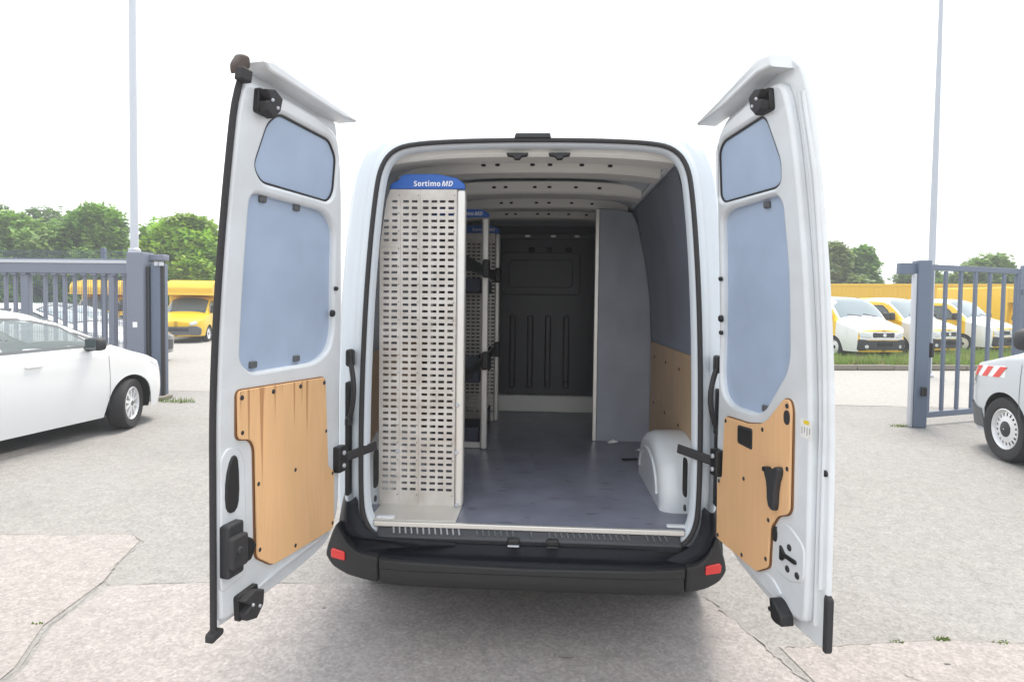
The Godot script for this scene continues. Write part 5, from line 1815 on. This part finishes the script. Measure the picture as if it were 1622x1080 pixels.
func build_cargo(loop: PackedVector2Array):
	# floor
	var f := MB.new()
	box(f, Vector3(-0.008, 0.545, -1.565), Vector3(1.86, 0.05, 3.09), 0.004)
	var fo := put("cargo_floor", f, M.floor, van)
	var edge := MB.new()
	box(edge, Vector3(-0.008, 0.560, -0.010), Vector3(1.50, 0.024, 0.022), 0.004)
	put("sill_strip", edge, M.alu, fo)
	var bpl := MB.new()
	box(bpl, Vector3(-0.572, 0.572, -0.135), Vector3(0.43, 0.006, 0.225), 0.001)
	put("base_plate", bpl, M.alu, fo)
	for side in [-1.0, 1.0]:
		var e := MB.new()
		box(e, Vector3(side * 0.71, 0.578, -0.05), Vector3(0.09, 0.012, 0.03), 0.004)
		put("sill_clip", e, M.white, fo)
	# bulkhead
	var bk := MB.new()
	plate(bk, poly([[-0.93, 0.72], [0.93, 0.72], [0.93, 1.30], [0.90, 1.75], [0.83, 2.15], [0.74, 2.40], [-0.74, 2.40], [-0.83, 2.15], [-0.90, 1.75], [-0.93, 1.30]]), [], 0.04, 0.0, func(u, v, w): return Vector3(u, v, w - 3.12))
	var bo := put("bulkhead", bk, M.bulkhead, van)
	var rs := MB.new()
	box(rs, Vector3(0, 0.65, -3.10), Vector3(1.86, 0.16, 0.08), 0.01)
	put("bulkhead_riser", rs, M.rib, van)
	var zf := func(u, v, w): return Vector3(u, v, -3.118 + w)
	for px in [-0.26, -0.085, 0.09, 0.27]:
		var g := MB.new()
		plate(g, rounded(rect(px - 0.03, 0.80, px + 0.03, 1.52), 0.028), [], 0.03, 0.014, shift(zf, 0.026), 0.0, false)
		put("stiffening_rib", g, M.bulkhead, bo)
		var gt := MB.new()
		plate(gt, rounded(poly([[px - 0.028, 0.81], [px + 0.028, 0.81], [px + 0.012, 0.88], [px - 0.012, 0.88]]), 0.006), [], 0.02, 0.006, shift(zf, 0.040), 0.0, false)
		put("rib_foot", gt, M.bulkhead, bo)
	var wr := MB.new()
	plate(wr, rounded(rect(-0.38, 1.72, 0.40, 2.14), 0.05), [rounded(rect(-0.30, 1.80, 0.32, 2.06), 0.04)], 0.02, 0.008, shift(zf, 0.016), 0.10, false)
	put("blanking_frame", wr, M.bulkhead, bo)
	var hb := MB.new()
	box(hb, Vector3(0, 2.295, -3.10), Vector3(1.5, 0.05, 0.04), 0.01)
	var ho := put("header_rail", hb, M.grey_plastic, bo)
	for px in [-0.12, 0.13, 0.36]:
		var hx := MB.new()
		box(hx, Vector3(px, 2.295, -3.07), Vector3(0.05, 0.022, 0.02), 0.004)
		put("rail_clip", hx, M.alu, ho)
	for px in [-0.08, 0.09, 0.28]:
		var nt := MB.new()
		box(nt, Vector3(px, 2.16, -3.10), Vector3(0.06, 0.05, 0.03), 0.012)
		put("mounting_boss", nt, M.dark, bo)
	# roof bows
	var bows := [[-0.30, 0.19, 2.388], [-0.70, 0.20, 2.392], [-1.40, 0.22, 2.396], [-2.08, 0.22, 2.40], [-2.72, 0.2, 2.405]]
	for e in bows:
		var z: float = e[0]
		var dz: float = e[1]
		var y0: float = e[2]
		var rows := []
		for prof in [[dz * 0.62, 0.075], [dz * 0.5, 0.070], [dz * 0.46, 0.012], [dz * 0.38, 0.0], [-dz * 0.38, 0.0], [-dz * 0.46, 0.012], [-dz * 0.5, 0.070], [-dz * 0.62, 0.075]]:
			var row := PackedVector3Array()
			for k in 31:
				var x := lerpf(-0.80, 0.705, k / 30.0)
				var drop := 0.04 * pow(absf(x) / 0.74, 3.0)
				row.append(Vector3(x, y0 + prof[1] - drop, z + prof[0]))
			rows.append(row)
		var m := MB.new()
		loft(m, rows, false, [1, 2, 3, 4, 5, 6])
		var bw := put("roof_bow", m, M.rib, van)
		for px in ([-0.30, -0.22, -0.02, 0.08, 0.26, 0.42] if z < -0.4 else [-0.42, -0.25, 0.0, 0.18, 0.36, 0.5]):
			var pm := MB.new()
			var dr := 0.04 * pow(absf(px) / 0.74, 3.0)
			var pr := 0.014 if z < -0.4 else 0.006
			plate(pm, chaikin(rect(px - pr, -pr * 0.55, px + pr, pr * 0.55), 2), [], 0.006, 0.002, func(u, v, w): return Vector3(u, y0 + 0.040 - dr + v, z + dz * 0.482 + 0.004 + w))
			put("painted_hole", pm, M.black, bw)  # black disc painting the dark inside of a hole in the bow
	# latch strikers in the header
	for px in [-0.085, 0.125]:
		var lm := MB.new()
		plate(lm, rounded(poly([[px - 0.055, 2.392], [px + 0.055, 2.392], [px + 0.050, 2.378], [px + 0.022, 2.374], [px + 0.012, 2.360], [px - 0.012, 2.360], [px - 0.022, 2.374], [px - 0.050, 2.378]]), 0.003), [], 0.03, 0.004, func(u, v, w): return Vector3(u, v, w - 0.155))
		put("latch_striker", lm, M.black, van)
	# right wall: grey board above, plywood below
	var wall_x := func(y: float) -> float: return 0.888 - 0.143 * pow(maxf(0.0, (y - 1.25) / 1.1), 1.9)
	var rows2 := []
	var rows3 := []
	for k in 25:
		var y := lerpf(1.362, 2.385, k / 24.0)
		rows2.append(PackedVector3Array([Vector3(wall_x.call(y), y, -0.36), Vector3(wall_x.call(y), y, -1.83)]))
	var wm := MB.new()
	loft(wm, rows2)
	for r in rows2:
		rows3.append(PackedVector3Array([r[0] + Vector3(0.012, 0, 0), r[1] + Vector3(0.012, 0, 0)]))
	loft(wm, rows3)
	loft(wm, [rows2[0], rows3[0]])
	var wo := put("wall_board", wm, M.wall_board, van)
	var rl := MB.new()
	tube(rl, [Vector3(wall_x.call(2.385) - 0.014, 2.386, -0.36), Vector3(wall_x.call(2.385) - 0.014, 2.386, -1.83)], 0.018, 8)
	put("edge_profile", rl, M.white, wo)
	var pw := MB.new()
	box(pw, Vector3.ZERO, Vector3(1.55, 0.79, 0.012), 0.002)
	var po := put("plywood_wall", pw, M.ply_wall_shaded, van)
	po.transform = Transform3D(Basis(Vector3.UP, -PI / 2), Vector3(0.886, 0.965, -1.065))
	for k in 6:
		var kn := MB.new()
		plate(kn, disc(Vector2(-0.6 + 0.42 * (k % 3), -0.05 + 0.34 * (k / 3)), 0.010), [], 0.004, 0.001, func(u, v, w): return Vector3(u, v, w + 0.0095))
		put("screw", kn, M.rubber, po)
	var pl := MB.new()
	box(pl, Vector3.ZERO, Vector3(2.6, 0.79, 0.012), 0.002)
	var plo := put("plywood_wall", pl, M.ply_wall_shaded, van)
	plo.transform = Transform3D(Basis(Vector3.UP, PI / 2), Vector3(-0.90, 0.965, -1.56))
	# wheel arch covers
	for side in [-1.0, 1.0]:
		var rows4 := []
		for e in [[0.0, 0.0], [0.004, 0.02], [0.02, 0.04], [0.055, 0.055], [0.10, 0.058], [0.24, 0.06]]:
			var row := PackedVector3Array()
			for k in 25:
				var a := PI * k / 24.0
				var rz: float = 0.41 - 0.06 + e[1]
				var ry: float = 0.335 - 0.055 + e[1]
				row.append(Vector3(side * (0.675 + e[0]), 0.568 + pow(sin(a), 0.75) * ry, -0.66 + cos(a) * rz))
			rows4.append(row)
		var wa := MB.new()
		wa.g = 1
		loft(wa, rows4, false)
		wa.g = 7
		for k in 24:
			wa.t(rows4[0][k], rows4[0][k + 1], Vector3(side * 0.675, 0.568, -0.66))
		var ao := put("wheel_arch", wa, M.white, van)
		var bead := MB.new()
		var bp := []
		for k in 23:
			var a := PI * (0.06 + 0.88 * k / 22.0)
			bp.append(Vector3(side * 0.674, 0.568 + pow(sin(a), 0.75) * 0.235, -0.66 + cos(a) * 0.30))
		tube(bead, bp, 0.010, 6)
		put("pressed_bead", bead, M.white, ao)

# ------------------------------------------------------------------ loose things in the van
func perforated(x0: float, x1: float, y0: float, y1: float, cols: Array, rows: Array, sw: float, sh: float, fn: Callable) -> MB:
	var m := MB.new()
	m.g = -1
	var xs := [x0]
	var is_slot := [false]
	for c in cols:
		xs.append(c - sw / 2)
		is_slot.append(true)
		xs.append(c + sw / 2)
		is_slot.append(false)
	xs.append(x1)
	for i in xs.size() - 1:
		var a: float = xs[i]
		var b: float = xs[i + 1]
		var spans := [[y0, y1]]
		if is_slot[i]:
			spans = []
			var last := y0
			for r in rows:
				if r - sh / 2 <= y0 or r + sh / 2 >= y1: continue
				spans.append([last, r - sh / 2])
				last = r + sh / 2
				# walls of the slot
				var h0: float = r - sh / 2
				var h1: float = r + sh / 2
				for w in [[a, h0, b, h0], [b, h0, b, h1], [b, h1, a, h1], [a, h1, a, h0]]:
					m.q(fn.call(w[0], w[1], 0.0), fn.call(w[2], w[3], 0.0), fn.call(w[2], w[3], -0.003), fn.call(w[0], w[1], -0.003))
			spans.append([last, y1])
		for s in spans:
			m.q(fn.call(a, s[0], 0.0), fn.call(b, s[0], 0.0), fn.call(b, s[1], 0.0), fn.call(a, s[1], 0.0))
			m.q(fn.call(a, s[0], -0.003), fn.call(a, s[1], -0.003), fn.call(b, s[1], -0.003), fn.call(b, s[0], -0.003))
	for w in [[x0, y0, x1, y0], [x1, y0, x1, y1], [x1, y1, x0, y1], [x0, y1, x0, y0]]:
		m.q(fn.call(w[0], w[1], 0.0), fn.call(w[2], w[3], 0.0), fn.call(w[2], w[3], -0.003), fn.call(w[0], w[1], -0.003))
	return m

func header(t: Node, o: PackedVector2Array, at: Vector3, size: float, tx: float, ty: float):
	var h := MB.new()
	plate(h, o, [], 0.02, 0.004, func(u, v, w): return Vector3(u, v, at.z + w))
	var ho := put("header_cap", h, M.blue, t)
	var f := SystemFont.new()
	f.font_names = PackedStringArray(["Droid Sans"])
	f.font_weight = 700
	for e in [["Sortimo", 0.0, false], ["MD", 1.0, true]]:
		var tm := TextMesh.new()
		tm.text = e[0]
		tm.font = f
		tm.font_size = 64
		tm.pixel_size = size / 64.0
		tm.depth = 0.0015
		tm.horizontal_alignment = HORIZONTAL_ALIGNMENT_LEFT
		var lo := put("lettering", tm, M.letter, ho)
		lo.position = Vector3(tx + e[1] * size * 3.95, ty, at.z + 0.0012)
		if e[2]: lo.transform.basis = Basis(Vector3(1, 0, 0), Vector3(0.22, 1, 0), Vector3(0, 0, 1))

func build_rack():
	var t := thing("shelving_rack", "perforated aluminium shelving rack with blue header in the left of the cargo bay", "shelving rack", Vector3(0, 0.5705, 0))
	var base := -0.5705
	var Y := func(o: Node3D): o.position.y += base
	var first := t.get_child_count()
	var cols := [-0.765, -0.722, -0.663, -0.618, -0.560, -0.515, -0.472, -0.427]
	var rows := []
	for k in 46:
		rows.append(0.660 + k * 0.0334)
	var zf := func(u, v, w): return Vector3(u, v, -0.24 + w)
	put("perforated_panel", perforated(-0.800, -0.6915, 0.572, 1.925, [cols[0], cols[1]], rows, 0.030, 0.013, zf), M.alu_panel, t)
	put("perforated_panel", perforated(-0.6905, -0.5895, 0.572, 2.225, [cols[2], cols[3]], rows, 0.030, 0.013, zf), M.alu_panel, t)
	put("perforated_panel", perforated(-0.5885, -0.398, 0.572, 2.225, [cols[4], cols[5], cols[6], cols[7]], rows, 0.030, 0.013, zf), M.alu_panel, t)
	# slanting upper corner that follows the van wall
	var hs := []
	for r in rows:
		if r > 1.94 and r < 2.20:
			hs.append(rect(-0.735, r - 0.0065, -0.708, r + 0.0065))
			if r < 2.08: hs.append(rect(-0.778, r - 0.0065, -0.752, r + 0.0065))
	var sc := MB.new()
	plate(sc, poly([[-0.800, 1.926], [-0.6915, 1.926], [-0.6915, 2.225], [-0.745, 2.225], [-0.765, 2.17]]), hs, 0.003, 0.0, zf, 0.0062)
	put("perforated_panel", sc, M.alu_panel, t)
	# small rivets down the seams
	for sx in [-0.700, -0.598, -0.411]:
		for k in 18:
			var rv := MB.new()
			plate(rv, disc(Vector2(sx, 0.63 + k * 0.092), 0.0032, 6), [], 0.0015, 0.0, func(u, v, w): return Vector3(u, v, -0.2385 + w))
			put("rivet", rv, M.grey_plastic, t)
	for e in [[-0.385, 1.11], [-0.388, 0.86], [-0.70, 0.86], [-0.385, 0.585]]:
		var bl := MB.new()
		plate(bl, disc(Vector2(e[0], e[1]), 0.011, 10), [], 0.008, 0.003, func(u, v, w): return Vector3(u, v, -0.230 + w))
		put("bolt", bl, M.galv, t)
	# corner posts
	for e in [[-0.375, -0.262, 0.046, 0.05, 2.225], [-0.790, -0.27, 0.02, 0.05, 1.90], [-0.374, -1.50, 0.050, 0.045, 2.255], [-0.372, -2.56, 0.045, 0.05, 2.26]]:
		var p := MB.new()
		box(p, Vector3(e[0], 0.572 + (e[4] - 0.572) / 2, e[1]), Vector3(e[2], e[4] - 0.572, e[3]), 0.012)
		put("upright", p, M.alu, t)
	# rear frames
	var z2 := func(u, v, w): return Vector3(u, v, -1.52 + w)
	var fm := MB.new()
	plate(fm, rect(-0.80, 0.575, -0.40, 0.615), [], 0.03, 0.0, z2)
	plate(fm, rect(-0.80, 0.615, -0.76, 2.20), [], 0.03, 0.0, z2)
	put("middle_frame", fm, M.alu, t)
	var z3 := func(u, v, w): return Vector3(u, v, -2.55 + w)
	var cols3 := []
	for k in 9:
		cols3.append(-0.765 + k * 0.0445)
	put("perforated_panel", perforated(-0.82, -0.395, 0.572, 2.27, cols3, rows, 0.030, 0.013, z3), M.alu_panel, t)
	# trays and front bars
	for e in [[1.05, 0.20, -1.54, -2.53], [0.58, 0.14, -1.54, -2.53], [1.72, 0.10, -1.54, -2.53]]:
		var tr := MB.new()
		var zl: float = e[2] - e[3]
		var zc: float = (e[2] + e[3]) / 2
		box(tr, Vector3(-0.62, e[0] + 0.006, zc), Vector3(0.40, 0.012, zl), 0.0)
		box(tr, Vector3(-0.425, e[0] + e[1] / 2, zc), Vector3(0.012, e[1], zl), 0.0)
		box(tr, Vector3(-0.815, e[0] + e[1] / 2, zc), Vector3(0.012, e[1], zl), 0.0)
		box(tr, Vector3(-0.62, e[0] + e[1] / 2, e[2] - 0.006), Vector3(0.38, e[1], 0.012), 0.0)
		put("tray", tr, M.tray, t)
	for yy in [1.215, 1.875]:
		var br := MB.new()
		box(br, Vector3(-0.395, yy, -1.45), Vector3(0.035, 0.058 if yy < 1.5 else 0.075, 2.30), 0.012)
		var bo := put("front_bar", br, M.black, t)
		for zz in [-1.47, -2.53]:
			var cl := MB.new()
			box(cl, Vector3(-0.362, yy + 0.01, zz + 0.03), Vector3(0.05, 0.13, 0.07), 0.012)
			put("bar_clamp", cl, M.black, bo)
	header(t, rounded(poly([[-0.750, 2.226], [-0.354, 2.226], [-0.358, 2.252], [-0.40, 2.282], [-0.50, 2.302], [-0.66, 2.302], [-0.69, 2.292], [-0.70, 2.272], [-0.740, 2.252]]), 0.008), Vector3(0, 0, -0.232), 0.037, -0.622, 2.252)
	header(t, rounded(poly([[-0.76, 2.256], [-0.344, 2.256], [-0.35, 2.280], [-0.40, 2.310], [-0.72, 2.322]]), 0.008), Vector3(0, 0, -1.475), 0.037, -0.60, 2.280)
	header(t, rounded(poly([[-0.76, 2.262], [-0.35, 2.262], [-0.36, 2.300], [-0.42, 2.325], [-0.72, 2.33]]), 0.008), Vector3(0, 0, -2.53), 0.037, -0.60, 2.290)
	for i in range(first, t.get_child_count()):
		Y.call(t.get_child(i))

func build_loose():
	build_rack()
	var p := thing("partition_board", "tall grey partition board with pale edge strip on the right of the cargo bay", "partition", Vector3(0.66, 0.5705, -1.86))
	var b := MB.new()
	var o := chaikin(poly([[-0.185, 0.0], [0.232, 0.0], [0.232, 0.60], [0.222, 0.95], [0.205, 1.15], [0.160, 1.48], [0.100, 1.72], [0.05, 1.795], [-0.185, 1.805]]), 1)
	o = poly([[-0.185, 0.0], [0.224, 0.0], [0.224, 0.80], [0.210, 1.10], [0.165, 1.42], [0.105, 1.68], [0.06, 1.775], [-0.05, 1.80], [-0.185, 1.805]])
	plate(b, o, [], 0.020, 0.002, func(u, v, w): return Vector3(u, v, w))
	put("board", b, M.grey_board, p)
	var e := MB.new()
	box(e, Vector3(-0.202, 0.902, -0.010), Vector3(0.030, 1.804, 0.034), 0.004)
	put("edge_strip", e, M.alu, p)
	# scraps on the floor by the board
	var scraps := [[Vector3(0.60, 0.5705, -1.80), 0.055, "small torn white scrap lying at the foot of the partition board"], [Vector3(0.80, 0.5705, -1.55), 0.085, "crumpled white scrap lying beside the wheel arch"]]
	for k in 2:
		var s := MB.new()
		s.g = -1
		var c: Vector3 = scraps[k][0]
		var r: float = scraps[k][1]
		var pts := []
		for j in 9:
			var a := TAU * j / 9.0
			var q := r * rng.randf_range(0.5, 1.0)
			pts.append(Vector3(cos(a) * q, rng.randf_range(0.001, 0.012), sin(a) * q * 0.7))
		for j in 9:
			s.t(Vector3(0, 0.028 + 0.01 * k, 0), pts[(j + 1) % 9], pts[j])
		var so := put("paper_scrap", s, M.label_paper)
		so.position = c
		tag(so, scraps[k][2], "scrap", "white scraps on the cargo floor")
	var st := MB.new()
	box(st, Vector3(0, 0.006, 0), Vector3(0.11, 0.012, 0.03), 0.003, Basis(Vector3.UP, 0.2))
	var sto := put("black_strip", st, M.black)
	sto.position = Vector3(0.66, 0.5705, -1.30)
	tag(sto, "short black strip on the cargo floor left of the wheel arch", "strip")

# ------------------------------------------------------------------ scene
func _ready():
	rng.seed = 11
	var cam := Camera3D.new()
	cam.name = "camera"
	cam.projection = Camera3D.PROJECTION_FRUSTUM
	cam.near = 0.1
	cam.far = 900.0
	cam.size = 0.1 * 1080.0 / 960.0
	cam.frustum_offset = Vector2(0, -0.1 * 29.0 / 960.0)
	cam.transform = Transform3D(Basis(Vector3.UP, atan2(54, 960)) * Basis(Vector3.RIGHT, -atan2(33, 960)) * Basis(Vector3.BACK, deg_to_rad(0.7)), Vector3(0.07, 1.65, 2.88))
	cam.current = true
	add_child(cam)
	var env := Environment.new()
	env.background_mode = Environment.BG_SKY
	var sky := Sky.new()
	var sm := ProceduralSkyMaterial.new()
	sm.sky_top_color = Color(0.95, 0.975, 1.0)
	sm.sky_horizon_color = Color(1.0, 1.0, 1.0)
	sm.sky_curve = 0.2
	sm.ground_horizon_color = Color(0.75, 0.74, 0.72)
	sm.ground_bottom_color = Color(0.55, 0.54, 0.52)
	sm.sun_angle_max = 40.0
	sm.sun_curve = 0.1
	sky.sky_material = sm
	env.sky = sky
	env.tonemap_mode = Environment.TONE_MAPPER_LINEAR
	env.tonemap_exposure = 1.9
	env.fog_enabled = true
	env.fog_density = 0.0034
	env.fog_light_color = Color(0.97, 0.98, 1.0)
	env.sdfgi_enabled = true
	env.ssao_enabled = true
	env.ssil_enabled = true
	var we := WorldEnvironment.new()
	we.name = "environment"
	we.environment = env
	add_child(we)
	var sun := DirectionalLight3D.new()
	sun.name = "sun"
	sun.light_energy = 0.8
	sun.light_color = Color(1.0, 0.97, 0.92)
	sun.light_angular_distance = 22.0
	sun.shadow_enabled = true
	sun.sky_mode = DirectionalLight3D.SKY_MODE_LIGHT_ONLY
	add_child(sun)
	sun.look_at_from_position(Vector3.ZERO, -Vector3(0.12, 1.0, -0.36).normalized(), Vector3.UP)
	make_materials()
	build_yard()
	build_trees()
	build_gates()
	background_vehicles()
	build_van()
	build_loose()
